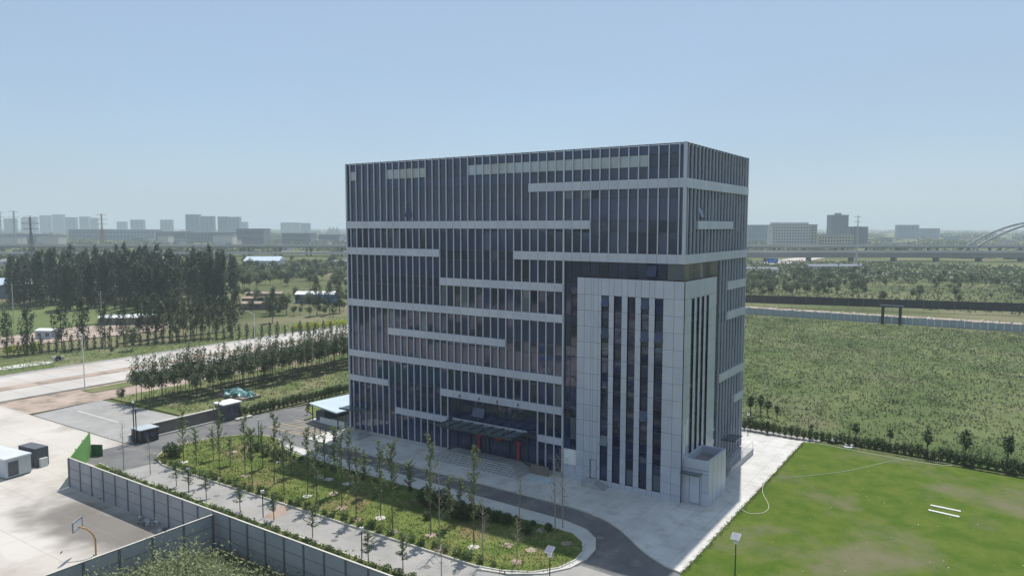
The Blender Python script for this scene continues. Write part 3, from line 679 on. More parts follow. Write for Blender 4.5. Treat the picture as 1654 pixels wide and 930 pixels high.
# grass tufts and ground cover
def scatter(name, n, poly, z, leaf, k, m, hgt_=.2, up=1.5, spread=.3, label=None):
    xs_ = [p[0] for p in poly]; ys_ = [p[1] for p in poly]; P = []
    cnt = 0
    while cnt < n:
        x, y = random.uniform(min(xs_), max(xs_)), random.uniform(min(ys_), max(ys_))
        if inpoly(x, y, poly): P.append((x, y)); cnt += 1
    P = np.array(P); idx = np.repeat(np.arange(n), k); q = rng.normal(size=(n*k, 3))*np.array([spread, spread, hgt_*.4])
    s = rng.uniform(.5, 1.4, n)[idx]; pts = np.column_stack([P[idx], np.full(n*k, z+hgt_*.5)*1.0])+q*s[:, None]; pts[:, 2] = np.maximum(pts[:, 2], z+.02)
    return MB().leaves(pts, leaf, up, .5).build(name, m, kind='stuff', label=label, category='ground cover')
scatter('island_grass', 5000, islpoly, .05, .22, 4, M['lf_grass'], .12, label='uneven grass covering the oval lawn')
scatter('strip_grass', 3500, [(-71, -31), (8, -31.9), (8, -36.9), (-66, -36.7)], 0, .3, 5, M['lf_grass'], .2, label='rough grass on the strip inside the fence')
scatter('field_weeds', 27000, [(-73, 42), (-57, 40), (9, 38.4), (34, 36), (140, 28), (165, 190), (-73, 190)], -.05, .5, 4, M['lf_weed'], .4, spread=.6, label='weeds covering the open field behind the hedge')
scatter('field_bushes', 330, [(-70, 44), (0, 41), (120, 34), (150, 185), (-70, 185)], -.05, .5, 46, M['lf_mid'], 1.1, spread=1.3, label='darker scrubby clumps dotted over the open field')
scatter('field_pale_weeds', 170, [(-70, 60), (0, 60), (120, 60), (150, 185), (-70, 185)], -.05, .5, 60, M['lf_weed2'], .8, spread=2.2, label='pale seeding weed patches in the open field')
scatter('bank_weeds', 3500, [(-84, -7.8), (-78, -7.6), (-76.4, 8), (-76.4, 120), (-108, 150), (-108, -8)], -.06, .4, 5, M['lf_weed'], .35, spread=.45, label='rough grass round the nursery trees')
scatter('verge_weeds', 3500, [(-167, -60), (-152, -60), (-152, 220), (-167, 220)], -.05, .5, 4, M['lf_weed2'], .3, spread=.6, label='grass on the verge beyond the main road')
scatter('wild_weeds', 2600, [(-34.3, -38.4), (-8, -38.4), (-8, -62), (-34.3, -62)], -.3, .26, 18, M['lf_weed'], 1.0, spread=.5, label='tall wild weeds in the fenced corner lot')
scatter('wild_weeds', 1500, [(-33.8, -41.5), (-18, -42), (-14, -62), (-33.8, -58)], -.3, .3, 34, M['lf_weed2'], 2.4, spread=.4, label='grey green tall weeds in the middle of the corner lot')
scatter('lawn_edge_grass', 900, [(6.45, -17), (6.95, -17), (6.95, 34), (6.45, 34)], -.0, .13, 5, M['lf_grass'], .08, spread=.12, label='ragged grass along the paving edge of the big lawn')
scatter('lawn_weeds', 2500, [(7, -20), (60, -24), (60, 27), (9, 33.5)], .02, .10, 2, M['lf_grass'], .06, label='short grass of the big lawn')

# --- hedge and young trees on the right and at the left drive
hb = protos(make_shrub, 4, .62, 2.0, 420, .22, 'lf_hedge')
for i in range(84):
    x = -3+i*.92; y = 36.4-.052*(x+3)+random.uniform(-.15, .15)
    plant(hb, x, y, f'narrow hedge plant in the row behind the big lawn, {nth(i)} from the building', 'hedge plants in the row behind the big lawn', random.uniform(.75, 1.05), -.05)
for i in range(60):
    y = -4.2+i*.95; x = -77.2+(.9 if y > 10 else .9*max(0, y+4)/14)+random.uniform(-.12, .12)
    plant(hb, x, y, f'narrow hedge plant in the row beside the left drive, {nth(i)} from the gate', 'hedge plants in the row beside the left drive', random.uniform(.75, 1.0), -.05)
yt = protos(make_round, 3, 4.5, 'lf_hedge', 420, .3, .9, 'young_tree', 'x', .35)
for i, (px_, yb, yt_) in enumerate([(1240, 700, 680), (1310, 706, 688), (1382, 713, 680), (1437, 722, 690), (1497, 735, 690), (1558, 745, 690), (1627, 755, 695)]):
    x, y = G(px_, yb)
    plant(yt, x, y, f'young bushy tree rising out of the hedge behind the lawn, {nth(i)} from the building', 'young trees in the hedge behind the lawn', max(.5, hgt(px_, yb, yt_)/4.5), -.05)
for i, (px_, yb, s) in enumerate([(1212, 672, .9), (1228, 668, .8), (1240, 672, .7), (1255, 677, .6)]):
    x, y = G(px_, yb); plant(yt, x, y, f'leafy bush by the back right corner of the building, {nth(i)} from it', 'bushes by the back right corner', s, -.05)
for i, (px_, yb) in enumerate([(497, 668), (505, 655), (500, 662)]):
    x, y = G(px_, yb); plant(yt, x, y, ['small bare topped shrub on the little garden corner', 'thin young shrub at the back of the little garden', 'green bush filling the little garden bed'][i], 'shrubs in the little garden', .4, 0)
purge()
# --- nursery plantation beyond the drive
nur = protos(make_nursery, 6); cnt = 0
for r_, x in enumerate((-103.5, -100.6, -97.6, -94.5)):
    for j in range(30):
        y = -8.5+j*2.45+random.uniform(-.5, .5)-(r_ == 0)*-1
        if r_ == 3 and j < 3: continue
        plant(nur, x+random.uniform(-.4, .4), y, f'young nursery tree in the {nth(r_)} row from the main road, {nth(j)} from the drive', 'nursery trees in rows by the main road', random.uniform(.92, 1.22), -.05, rz=random.uniform(-.6, .6))
purge()
# --- poplar wood
pop = protos(make_poplar, 6)
for i in range(185):
    px_ = random.uniform(14, 380); yb = random.uniform(460, 500)+.02*px_*(1 if px_ > 100 else .5); x, y = G(px_, yb)
    q_ = random.uniform(.78, 1.04) if px_ > 60 else random.uniform(.62, .85)
    plant(pop, x, y, 'tall dark poplar in the dense wood on the left', 'poplars of the dense wood on the left', (q_, q_, q_*random.uniform(.82, 1.08)), -.3)
purge()
# --- roadside row: columnar trees, small cypresses, yellow-green shrubs
colt = protos(make_poplar, 5, 12.5, 'lf_dark', 1700, .42, 2.2, 'columnar_tree', 'x', .22)
cols = [(45, 570), (100, 562), (135, 560), (170, 558), (200, 556), (240, 553), (262, 552), (285, 550), (308, 548), (328, 546), (350, 545), (372, 544), (12, 572), (225, 548), (252, 545), (274, 541), (296, 540), (318, 538), (338, 536), (360, 534), (380, 532), (440, 520), (512, 508), (532, 506), (548, 504)]
for i, (px_, yb) in enumerate(sorted(cols)):
    x, y = G(px_, yb); plant(colt, x, y, f'dark spindle shaped tree beyond the main road, {nth(i)} from the left edge', 'spindle shaped trees beyond the main road', random.uniform(.82, 1.08), -.3)
cyp = protos(make_poplar, 3, 4.2, 'lf_dark', 380, .3, .75, 'cypress', 'x', .06)
for i in range(42):
    px_ = 30+i*12.3; yb = 575-.072*px_; x, y = G(px_, yb)
    plant(cyp, x, y, f'small dark cypress in the low row beyond the main road, {nth(i)} from the left', 'small cypresses beyond the main road', random.uniform(.7, 1.1), -.3)
lime = protos(make_shrub, 3, 1.3, 2.6, 320, .36, 'lf_lime', 'yellow_shrub')
for i, px_ in enumerate((12, 22, 40, 52, 60, 478, 486, 497, 507, 513, 524, 534, 546, 556)):
    x, y = G(px_, 573-.082*px_); plant(lime, x, y, f'yellow green clipped shrub beyond the main road, {nth(i)} from the left edge', 'yellow green shrubs beyond the main road', random.uniform(.8, 1.1), -.1)
mid = protos(make_round, 5, 8, 'lf_mid', 1500, .36, 2.6, 'broadleaf_tree'); dk = protos(make_round, 4, 7, 'lf_dark', 1300, .36, 2.4, 'broadleaf_tree')
for i, (px_, yb, s, l) in enumerate([(214, 566, .85, 'round headed tree standing alone on the verge beyond the main road'), (180, 572, .3, 'low dark bush on the verge beyond the main road'), (252, 561, .35, 'small dark bush on the verge right of the lone tree'), (95, 583, .25, 'tiny bush beside the pale rubble on the verge'), (440, 508, 1.1, 'broad pale tree in front of the brown sheds'), (463, 507, 1.1, 'broad tree left of the blue shed'), (500, 462, .9, 'large willow like tree behind the blue shed'), (196, 650, .42, 'dark bush at the corner of the gate drive')]):
    x, y = G(px_, yb); plant(mid if s > .5 else dk, x, y, l, None, s, -.1)
for i in range(110):
    px_ = random.uniform(385, 640); yb = random.uniform(424, 468); x, y = G(px_, yb)
    plant(mid+dk, x, y, 'leafy tree of the broken wood between the viaduct and the blue shed', 'trees between the viaduct and the blue shed', random.uniform(.7, 1.15), -.3)
for i in range(26):
    px_ = random.uniform(0, 60); yb = random.uniform(425, 480); x, y = G(px_, yb)
    plant(mid+dk, x, y, 'leafy tree in the distance left of the poplar wood', 'trees left of the poplar wood', random.uniform(.8, 1.2), -.3)
for i in range(58):
    px_ = random.uniform(390, 562); yb = random.uniform(478, 512); x, y = G(px_, yb)
    plant(mid+dk, x, y, 'small leafy tree right of the poplar wood beyond the verge', 'small trees right of the poplar wood', random.uniform(.4, .8), -.3)
for i in range(95):
    px_ = random.uniform(1205, 1420); yb = random.uniform(446, 482)+(1205-px_)*.02; x, y = G(px_, yb)
    plant(mid+dk, x, y, 'leafy tree of the young wood beyond the dark netting on the right', 'trees of the young wood on the right', random.uniform(.6, .95), -.3)
for i in range(34):
    px_ = random.uniform(1420, 1700); yb = random.choice([random.uniform(445, 470), random.uniform(480, 492)]); x, y = G(px_, yb)
    plant(mid+dk, x, y, 'scattered tree on the far right grassland beyond the netting', 'scattered trees on the far right grassland', random.uniform(.4, .9), -.3)
for i in range(60):
    a = random.uniform(0, 6.28); px_ = random.uniform(-200, 30); x = random.uniform(-150, 60); y = random.uniform(-300, -170)
    plant(mid+dk, x, y, 'leafy tree of the wood on the near side, facing the glass front', 'trees facing the glass front', random.uniform(.8, 1.3), -.3)
purge()
# bushy growth strips far away, and tree belts toward the horizon
def belt(name, n, r0, r1, sz, label, px0=-200, px1=1850):
    P = []
    for _ in range(n):
        d = math.exp(random.uniform(math.log(r0), math.log(r1))); p_ = random.uniform(px0, px1); q = ray(p_, 400); q = q/np.hypot(q[0], q[1]); c = CAM+q*d
        k = random.randint(2, 6); ang = YAW+random.uniform(-.2, .2)
        for j in range(k):
            cc = np.array([c[0]+math.cos(-ang)*j*sz*1.2, c[1]+math.sin(-ang)*j*sz*1.2, sz*.35]); P.append(rng.normal(size=(22, 3))*np.array([sz*.5, sz*.5, sz*.28])+cc)
    P = np.concatenate(P); P[:, 2] = np.abs(P[:, 2])
    return MB().leaves(P, sz*.5, .3, .9).build(name, M['lf_mid'], kind='stuff', label=label, category='trees')
belt('far_wood', 520, 880, 2000, 7, 'belts of trees and scrub beyond the viaduct'); belt('horizon_wood', 600, 2000, 6500, 12, 'faint tree belts toward the horizon')
belt('mid_scrub', 620, 480, 690, 4.0, 'scrub in front of the viaduct')
scatter('far_grass', 5000, [(-160, 250), (120, 250), (160, 520), (-260, 520)], -.3, 1.6, 4, M['lf_weed'], .7, spread=1.6, label='rough grassland beyond the dark netting')
scatter('plot_edge_bushes', 260, [G(0, 497), G(120, 488), G(250, 492), G(250, 498), G(120, 492), G(0, 503)], -.3, .8, 22, M['lf_dark'], 2.2, spread=1.3, label='dark undergrowth along the edge of the poplar wood')

# ------------------------------------------------------------------ fences
def panel_fence(name, p0, p1, h, n, label, cat='fence', z0=-.2, rows=3):
    p0 = np.array(p0, float); p1 = np.array(p1, float); d = p1-p0; L = np.linalg.norm(d); a = math.atan2(d[1], d[0])
    t = thing(name, label, cat, (p0[0], p0[1], z0), a); s = L/n
    for i in range(n):
        m = MB()
        for r in range(rows):
            zz = h*r/rows; m.cm = 0; m.box(i*s+.11, (i+1)*s-.11, -.035, .035, zz+.03, zz+h/rows-.03); m.cm = 1; m.box(i*s+.105, (i+1)*s-.105, -.05, .05, zz+h/rows-.028, zz+h/rows+.028)
        m.build('panel', [M['fence'], M['post']], t)
    for i in range(n+1): MB().box(i*s-.1, i*s+.1, -.1, .1, 0, h+.04).build('post', M['post'], t)
    MB().box(0, L, -.09, .09, h+.045, h+.10).build('coping', M['kerb'], t)
    return t
panel_fence('precast_fence', (-66.0, -37.25), (6.0, -38.0), 3.75, 26, 'long grey precast panel fence dividing the pale yard from the planted strip')
panel_fence('precast_fence', (-35.3, -37.9), (-35.3, -79), 3.5, 13, 'grey precast panel fence running from the long fence toward the camera')
t = thing('green_screen', 'bright green mesh screen at the gate end of the grey fence', 'screen', (-66.3, -37.1, -.15))
q = np.array(G(145, 697, 3.4))-np.array([-66.3, -37.1])
def wall2(m, a, b, th, z0, z1):
    a = np.array(a, float); b = np.array(b, float); d = (b-a)/np.linalg.norm(b-a); nn = np.array([-d[1], d[0]])*th/2
    return m.prism([tuple(a+nn), tuple(a-nn), tuple(b-nn), tuple(b+nn)], z0, z1)
wall2(MB(), (0, 0), q, .08, 0, 3.55).build('panel', M['green'], t)
wall2(MB(), q+np.array([.06, .05]), q+np.array([1.5, .9]), .08, 0, 1.7).build('end_panel', M['greend'], t)
for u in (0, .33, .66, 1): p_ = q*u; MB().box(p_[0]-.06, p_[0]+.06, p_[1]-.2, p_[1]-.08, 0, 3.6).build('post', M['post'], t)
# hoarding and netting beyond the field
t = thing('site_hoarding', 'long blue grey sheet hoarding across the far side of the field', 'hoarding', (-75, 193.6, -.05))
for i in range(96): MB().box(i*2.1, i*2.1+2.04, random.uniform(-.05, .05), .1, 0, 2.45+random.uniform(-.08, .1)).build('sheet_panel', M['bluefence'], t)
a, b = G(1150, 491.5), G(1700, 510.5)
t = thing('netting_fence', 'long dark netting fence behind the blue grey hoarding', 'fence', (0, 0, -.3))
wall2(MB(), a, b, .12, 1.5, 4.7).build('netting', M['netting'], t)
for i in range(24):
    p_ = np.array(a)+(np.array(b)-np.array(a))*i/23; MB().tube((p_[0], p_[1]-.15, 0), (p_[0], p_[1]-.15, 4.8), .06).build('post', M['post'], t)
t = thing('site_gateway', 'dark portal frame standing in the blue grey hoarding', 'gateway', (-2, 192.4, -.05))
for x in (0, 5.2): MB().box(x-.45, x+.45, -.35, .35, 0, 5.9).build('post', M['black'], t)
MB().box(-1.0, 6.2, -.45, .45, 5.91, 6.4).build('lintel', M['dgrey'], t)

# ------------------------------------------------------------------ gate area
t = thing('gate_wall', 'brown entrance wall with pale coping across the drive', 'wall', (-78.6, -19.0, -.12), math.radians(90))
MB().box(0, 11.3, -.2, .2, 0, 2.0).build('wall', M['brown'], t); MB().box(-.1, 11.4, -.28, .28, 2.005, 2.15).build('coping', M['kerb'], t); MB().box(0, 11.3, -.75, -.22, 0, .25).build('planter_kerb', M['kerb'], t)
t = thing('guard_booth', 'low dark guard booth with pale roof beside the lamp post at the gate', 'booth', (-77.6, -20.9, -.12))
MB().box(-1.3, 1.3, -1.4, 1.4, 0, 1.95).build('wall', M['black'], t); MB().box(-1.4, 1.4, -1.5, 1.5, 1.955, 2.08).build('roof', M['cabside'], t)
for y in (-.9, .1): MB().box(1.301, 1.33, y, y+.8, .7, 1.6).build('window', M['glass'], t)
t = thing('guard_booth', 'tall dark guard booth with white roof at the far end of the gate wall', 'booth', (-78.4, -5.9, -.12))
MB().box(-1.3, 1.3, -1.5, 1.5, 0, 2.7).build('wall', M['dgrey'], t); MB().box(-1.6, 1.6, -1.8, 1.8, 2.705, 2.9).build('roof', M['white'], t)
for y in (-1.1, .2): MB().box(1.301, 1.33, y, y+.9, .9, 2.2).build('window', M['glass'], t)
t = thing('boom_barrier', 'white boom barrier by the dark guard booth', 'barrier', (-79.2, -22.4, -.12))
MB().box(-.2, .2, -.2, .2, 0, 1.0).build('housing', M['cabin'], t); MB().tube((0, -.2, .9), (0, -3.2, 1.1), .05).build('arm', M['white'], t)
t = thing('concrete_block', 'pale block lying on the drive edge below the far guard booth', 'block', (-75.8, -4.6, -.12)); MB().box(-.4, .4, -1.5, 1.5, 0, .35).build('slab', M['kerb'], t)
# sheet roof shelter by the left end of the building
t = thing('sheet_roof_shelter', 'open shelter with pale blue sheet roof at the left end of the building', 'shelter', (-62.4, 4.0, 0))
MB().prism([(-3.2, -3.2), (5.6, -5.2), (6.6, 8), (-2.2, 8)], 2.75, 2.95).build('roof', M['awn'], t)
for x, y in ((-2.8, -2.8), (5.2, -4.6), (-1.9, 7.5), (6.1, 7.4)): MB().tube((x, y, 0), (x, y, 2.75), .1).build('post', M['black'], t)
MB().box(-2.7, -.7, -2.2, 3.5, .0, 1.5).build('ramp_wall', M['dgrey'], t); MB().box(-.6, 5.0, -3.2, -3.0, .0, .9).build('low_wall', M['white'], t)

# ------------------------------------------------------------------ lamps
def street_lamp(x, y, h, label, rz=0, name='street_lamp', g=None):
    t = thing(name, label, 'street lamp', (x, y, -.12), rz, g)
    MB().tube((0, 0, 0), (0, 0, h), .11, .06, 8).build('pole', M['white'], t)
    MB().tube((0, 0, h-.1), (-1.7, 0, h+.75), .05, .04).build('arm', M['white'], t); MB().box(-2.7, -1.6, -.16, .16, h+.68, h+.86).build('lamp_head', M['steel'], t)
    return t
x, y = G(137, 628); street_lamp(x, y, 11.2, 'white street lamp on the near side of the main road, nearest the gate drive', .3, g='street lamps along the main road')
x, y = G(412, 560); street_lamp(x, y, 9.0, 'white street lamp on the near side of the main road, behind the nursery trees', .3, g='street lamps along the main road')
def garden_lamp(x, y, h, label, z=0, solar=True, name='garden_lamp'):
    t = thing(name, label, 'lamp', (x, y, z)); MB().tube((0, 0, 0), (0, 0, h-.25), .06, .05, 8).build('pole', M['black'], t)
    MB().box(-.16, .16, -.16, .16, h-.75, h-.45).build('lamp_head', M['lamp'], t)
    if solar:
        p = MB(); p.quad((-.38, -.42, h-.22), (.38, -.42, h-.22), (.38, .32, h+.16), (-.38, .32, h+.16)); p.quad((-.38, .32, h+.12), (.38, .32, h+.12), (.38, -.42, h-.26), (-.38, -.42, h-.26)); p.build('solar_panel', M['solar'], t)
        MB().tube((-.38, -.42, h-.24), (.38, -.42, h-.24), .02).tube((-.38, .32, h+.14), (.38, .32, h+.14), .02).tube((-.38, -.42, h-.24), (-.38, .32, h+.14), .02).tube((.38, -.42, h-.24), (.38, .32, h+.14), .02).build('panel_frame', M['lamp'], t)
    return t
garden_lamp(10.92, -14.57, 3.9, 'solar garden lamp on the near edge of the big lawn', .02)
garden_lamp(-3.48, -24.22, 2.6, 'dark solar lamp at the rounded right end of the oval lawn', .05)
for i, (px_, yb, yt_) in enumerate([(584.6, 900.4, 845), (425, 835, 782), (305, 795, 750)]):
    x, y = G(px_, yb); garden_lamp(x, y, 3.6, f'dark slim lamp on the strip inside the grey fence, {nth(i)} from the right', -.02, False)
x, y = G(418, 712); garden_lamp(x, y, 3.8, 'dark lamp at the back edge of the oval lawn near the drive', .05, False)
x, y = G(1208, 699); garden_lamp(x, y, 3.6, 'dark lamp on the plaza behind the right side of the building', 0, False)
x, y = G(543, 640); garden_lamp(x, y, 3.8, 'dark lamp in front of the hedge beside the left drive', 0, False)
t = thing('gate_lamp', 'pair of dark posts with a round pale lamp at the gate', 'lamp', (-77.4, -22.7, -.12))
MB().tube((0, 0, 0), (0, 0, 6.2), .09).tube((.0, .35, 0), (0, .35, 5.2), .09).build('pole', M['black'], t)
MB().tube((0, 0, 6.25), (0, 0, 6.5), .22, .12, 10).build('lamp_head', M['lamp'], t)
for i, x in enumerate((-66, -58, -50)):
    pass
# bollards at the plaza corner by the left steps
for i, x in enumerate((-59.2, -58.0, -56.8)):
    o = MB().tube((x, -3.6, 0), (x, -3.6, .9), .08, .08, 8).build('bollard', M['black']); o['label'] = 'short dark bollard on the plaza left of the building'; o['category'] = 'bollard'; o['group'] = 'bollards left of the building'

# ------------------------------------------------------------------ yard objects
t = thing('site_cabin', 'white site cabin with dark open doorway in the pale yard', 'cabin', (-79.3, -39.6, -.13), math.radians(7))
MB().box(-4.6, 3.6, -1.5, 1.7, .15, 2.5).build('wall', M['cabside'], t); MB().box(-4.7, 3.7, -1.6, 1.8, 2.505, 2.7).build('roof', M['cabin'], t)
MB().box(3.601, 3.63, -1.2, 0.1, .3, 2.2).build('door', M['dgrey'], t)
MB().box(-.2, 1.6, -1.53, -1.501, .3, 2.2).build('doorway', M['black'], t); MB().box(-4.5, 3.5, -1.4, 1.6, 0, .148).build('skid', M['dgrey'], t)
t = thing('dark_container', 'dark grey metal container behind the white site cabin', 'container', (-79.2, -35.6, -.13), math.radians(7))
m = MB().box(-2.2, 1.6, -.9, .9, .1, 2.6)
for i in range(12): m.box(-2.1+i*.31, -1.98+i*.31, -.94, -.901, .15, 2.55)
m.build('body', M['dgrey'], t); MB().box(1.7, 2.1, -.5, .5, 0, 1.2).build('unit', M['cabin'], t); MB().box(-2.2, 1.6, -.85, .85, 0, .098).build('skid', M['black'], t)
x, y = -43.6, -45.4
t = thing('basketball_hoop', 'basketball hoop on a curved yellow post beside the grey fence', 'basketball hoop', (x, y, -.13))
pts = [(0, 0, 0), (0, 0, 1.7), (-.15, -.2, 2.3), (-.5, -.5, 2.75), (-1.1, -1.0, 3.0)]
m = MB(); m.path(pts, .09, 8); m.build('post', M['orange'], t)
bd = np.array([.62, -.78]); bc = np.array([-1.2, -1.05])
bb = MB(); 
p0, p1 = bc-bd*.9, bc+bd*.9
wall2(bb, p0, p1, .05, 2.7, 3.75); bb.build('backboard', M['cabin'], t)
fr_ = MB(); nrm = np.array([.78, .62])*.04
for s_ in (1, -1):
    a_, b_ = p0+nrm*s_, p1+nrm*s_
    fr_.tube((*a_, 2.72), (*b_, 2.72), .025, k=4).tube((*a_, 3.73), (*b_, 3.73), .025, k=4).tube((*a_, 2.72), (*a_, 3.73), .025, k=4).tube((*b_, 2.72), (*b_, 3.73), .025, k=4)
fr_.build('board_frame', M['black'], t)
hc = bc-np.array([.78, .62])*.35; rg = [(hc[0]+.23*math.cos(k), hc[1]+.23*math.sin(k), 2.95) for k in np.linspace(0, 6.283, 13)]
MB().path(rg, .015, 4).build('rim', M['orange'], t)
t = thing('rubbish_heap', 'pile of pale debris against the foot of the long grey fence', 'debris', (-46.5, -38.3, -.13))
for i in range(14): a_ = random.uniform(-3, 3); b_ = random.uniform(-.6, .5); s_ = random.uniform(.1, .3); MB().box(a_, a_+s_*2, b_, b_+s_, 0, s_).build('chunk', M['pave' if i % 2 else 'dgrey'], t)
# lawn objects
o = MB().box(0, 3.05, 0, .34, .03, .12).build('white_board', M['plank'], loc=(24.72, 15.4, 0)); o.rotation_euler = (0, 0, -.08); o['label'] = 'white board lying on the lawn, the farther of the two'; o['category'] = 'board'; o['group'] = 'white boards on the lawn'
o = MB().box(0, 3.1, 0, .34, .03, .12).build('white_board', M['plank'], loc=(24.62, 13.6, 0)); o.rotation_euler = (0, 0, -.13); o['label'] = 'white board lying on the lawn, the nearer of the two'; o['category'] = 'board'; o['group'] = 'white boards on the lawn'
def hose(pts, label):
    P = [np.array([*G(a, b), .06]) for a, b in pts]; out = []
    for i in range(len(P)-1):
        p0 = P[max(0, i-1)]; p1 = P[i]; p2 = P[i+1]; p3 = P[min(len(P)-1, i+2)]
        for k in range(6):
            u = k/6; out.append(.5*((2*p1)+(-p0+p2)*u+(2*p0-5*p1+4*p2-p3)*u*u+(-p0+3*p1-3*p2+p3)*u**3))
    out.append(P[-1]); o = MB().path(out, .035, 5).build('hose', M['hose']); o['label'] = label; o['category'] = 'hose'
hose([(1248, 756), (1246, 768), (1234, 782), (1232, 796), (1240, 812), (1241, 822), (1230, 829), (1210, 829), (1198, 823)], 'pale hose curling from the lawn edge toward the plaza')
hose([(1258, 772), (1300, 769), (1360, 762), (1400, 754), (1440, 745), (1480, 743), (1515, 746), (1536, 749), (1536, 752), (1500, 749), (1440, 739), (1380, 728), (1310, 714)], 'long pale hose looping across the back of the big lawn')
for i, (a_, b_) in enumerate([(1346, 711), (1370, 721)]):
    x, y = G(a_, b_); k = [(x+.95*math.cos(t_), y+.95*math.sin(t_)) for t_ in np.linspace(0, 5.9, 14)]
    o = MB().prism(k, .02, .16).build('well_cover', M['plank']); o['label'] = ['white round cover on the lawn, the one nearer the plaza', 'white round cover on the lawn, the one farther from the plaza'][i]; o['category'] = 'cover'; o['group'] = 'round covers on the lawn'
P = rng.uniform([9, -24, .03], [55, 28, .05], (300, 3)); MB().leaves(P, .11, 0, .8).build('lawn_litter', M['plank'], kind='stuff', label='tiny pale stones and litter scattered on the lawn', category='litter')
P = rng.uniform([-55, 40, .2], [90, 185, .8], (60, 3)); MB().leaves(P, .5, 0, .8).build('field_litter', M['plank'], kind='stuff', label='bits of pale litter in the weedy field', category='litter')
P = rng.uniform([-70, 198, -.1], [140, 221, .5], (1500, 3)); MB().leaves(P, .8, .4, .8).build('rubble', M['pave'], kind='stuff', label='pale rubble along the dirt track beyond the hoarding', category='rubble')
x, y = G(94, 582); t = thing('culvert', 'small pale culvert headwall with dark opening on the verge', 'culvert', (x, y, -.05), 1.2)
MB().box(-1.3, 1.3, -.3, .3, 0, 1.1).build('headwall', M['kerb'], t); MB().box(-.6, .6, -.33, -.301, .1, .8).build('opening', M['black'], t)
t = thing('rubble_patch', 'strip of pale rubble on the verge left of the culvert', 'rubble', (x, y-7, -.04))
MB().prism([(-2, -7), (2, -7.5), (2.4, 4), (.5, 6), (-2.2, 3)], 0, .06).build('bed', M['pave'], t)
x, y = G(386, 640); t = thing('tarpaulin_pile', 'heap under teal and white tarpaulin behind the far guard booth', 'pile', (x, y, -.05))
MB().leaves(ell(160, (0, 0, .5), (4.2, 2.2, .6), .5), 1.2, 0, .9).build('tarpaulin', mat('teal_tarp', (.12, .38, .36), (.45, .6, .6), .4, rough=.5, island=.8), t); MB().prism([(-4, -2), (4, -2), (4, 2), (-4, 2)], 0, .5).build('heap', M['dirt'], t)

# ------------------------------------------------------------------ middle distance buildings, poles
def hut(name, px_, yb, w_, d_, h_, rz, wm, rm, label, ov=.4, pitch=.0, rr=.0):
    x, y = G(px_, yb); t = thing(name, label, 'building', (x, y, -.3), rz)
    MB().box(-w_/2, w_/2, -d_/2, d_/2, 0, h_).build('wall', wm, t)
    m = MB(); rh = pitch
    m.v += [(-w_/2-ov, -d_/2-ov, h_+.02), (w_/2+ov, -d_/2-ov, h_+.02), (w_/2+ov, d_/2+ov, h_+.02), (-w_/2-ov, d_/2+ov, h_+.02), (-w_/2-ov+rr, 0, h_+.2+rh), (w_/2+ov-rr, 0, h_+.2+rh)]
    for f in ((0, 1, 5, 4), (2, 3, 4, 5), (1, 2, 5), (3, 0, 4), (3, 2, 1, 0)): m.f.append(f); m.m.append(0)
    m.build('roof', rm, t); k = max(2, int(w_//4))
    for i in range(k):
        u = -w_/2+w_*(i+.5)/k; MB().box(u-.6, u+.6, -d_/2-.03, -d_/2-.002, h_*.35, h_*.75).build('window', M['farwin'], t)
    return t
rzc = YAW*-1
hut('farmhouse', 8, 478, 26, 14, 6, -YAW, M['cg'], M['awn'], 'grey house with pale blue hipped roof in front of the poplar wood', 1, 2.6, 4)
hut('blue_shed', 512, 487, 16.5, 8, 3.8, .60, M['blue'], M['white'], 'bright blue shed with white roof beyond the main road', .3, .9)
hut('warehouse', 428, 432, 27, 18, 6, .62, M['cw'], M['awn'], 'large pale roofed warehouse below the viaduct on the left', .5, 3)
hut('brown_shed', 428, 481, 16, 4, 2.4, .62, M['brown'], M['dirt'], 'low brown shed in the yard right of the wood, farthest of three', .3, .6)
hut('brown_shed', 428, 489, 18, 4, 2.4, .62, M['brown'], M['dirt'], 'low brown shed in the yard right of the wood, middle one of three', .3, .6)
hut('brown_shed', 426, 498, 18, 4, 2.4, .62, M['brown'], M['dirt'], 'low brown shed in the yard right of the wood, nearest of three', .3, .6)
hut('long_shed', 196, 523, 13, 4, 2.6, .55, M['brown'], M['white'], 'white roofed low shed between the roadside trees, left one', .3, .5)
hut('long_shed', 224, 521, 13, 4, 2.6, .55, M['tile'], M['white'], 'white roofed low shed with reddish wall between the roadside trees', .3, .5)
hut('works_hut', 78, 545, 5, 4, 2.6, .5, M['cabside'], M['white'], 'small pale hut among the roadside trees on the left', .2, .3)
hut('far_hut', 1226, 440, 24, 10, 3, .6, M['cw'], M['cg'], 'pale low hut beside the road sign on the right', .4, 1)
for i, (px_, yb, wd, m_) in enumerate([(20, 428, 40, 'cw'), (560, 428, 20, 'cw'), (1345, 436, 40, 'bluefence')]):
    hut('low_building', px_, yb, wd, 14, 3.6, .6, M[m_], M['cg'], ['low pale building left of the poplar wood near the viaduct', 'low pale building beside the left edge of the office block, far off', 'long low teal grey building in front of the viaduct on the right'][i], .4, 1)
for i, (x, y, wd, c) in enumerate([(-60, -130, 34, 'awn'), (-18, -118, 26, 'white'), (25, -150, 40, 'awn'), (-75, -165, 50, 'tile')]):
    t = thing('storage_shed', ['pale blue roofed shed across the yard from the glass front', 'white roofed shed across the yard from the glass front', 'long pale shed facing the right half of the glass front', 'long red roofed shed facing the left half of the glass front'][i], 'building', (x, y, -.3))
    MB().box(-wd/2, wd/2, -5, 5, 0, 3.5).build('wall', M['cw'], t); MB().box(-wd/2-.3, wd/2+.3, -5.3, 5.3, 3.51, 3.8).build('roof', M[c], t)
cn_ = 0  # cabins added out of view to give the glass front contrasting reflections
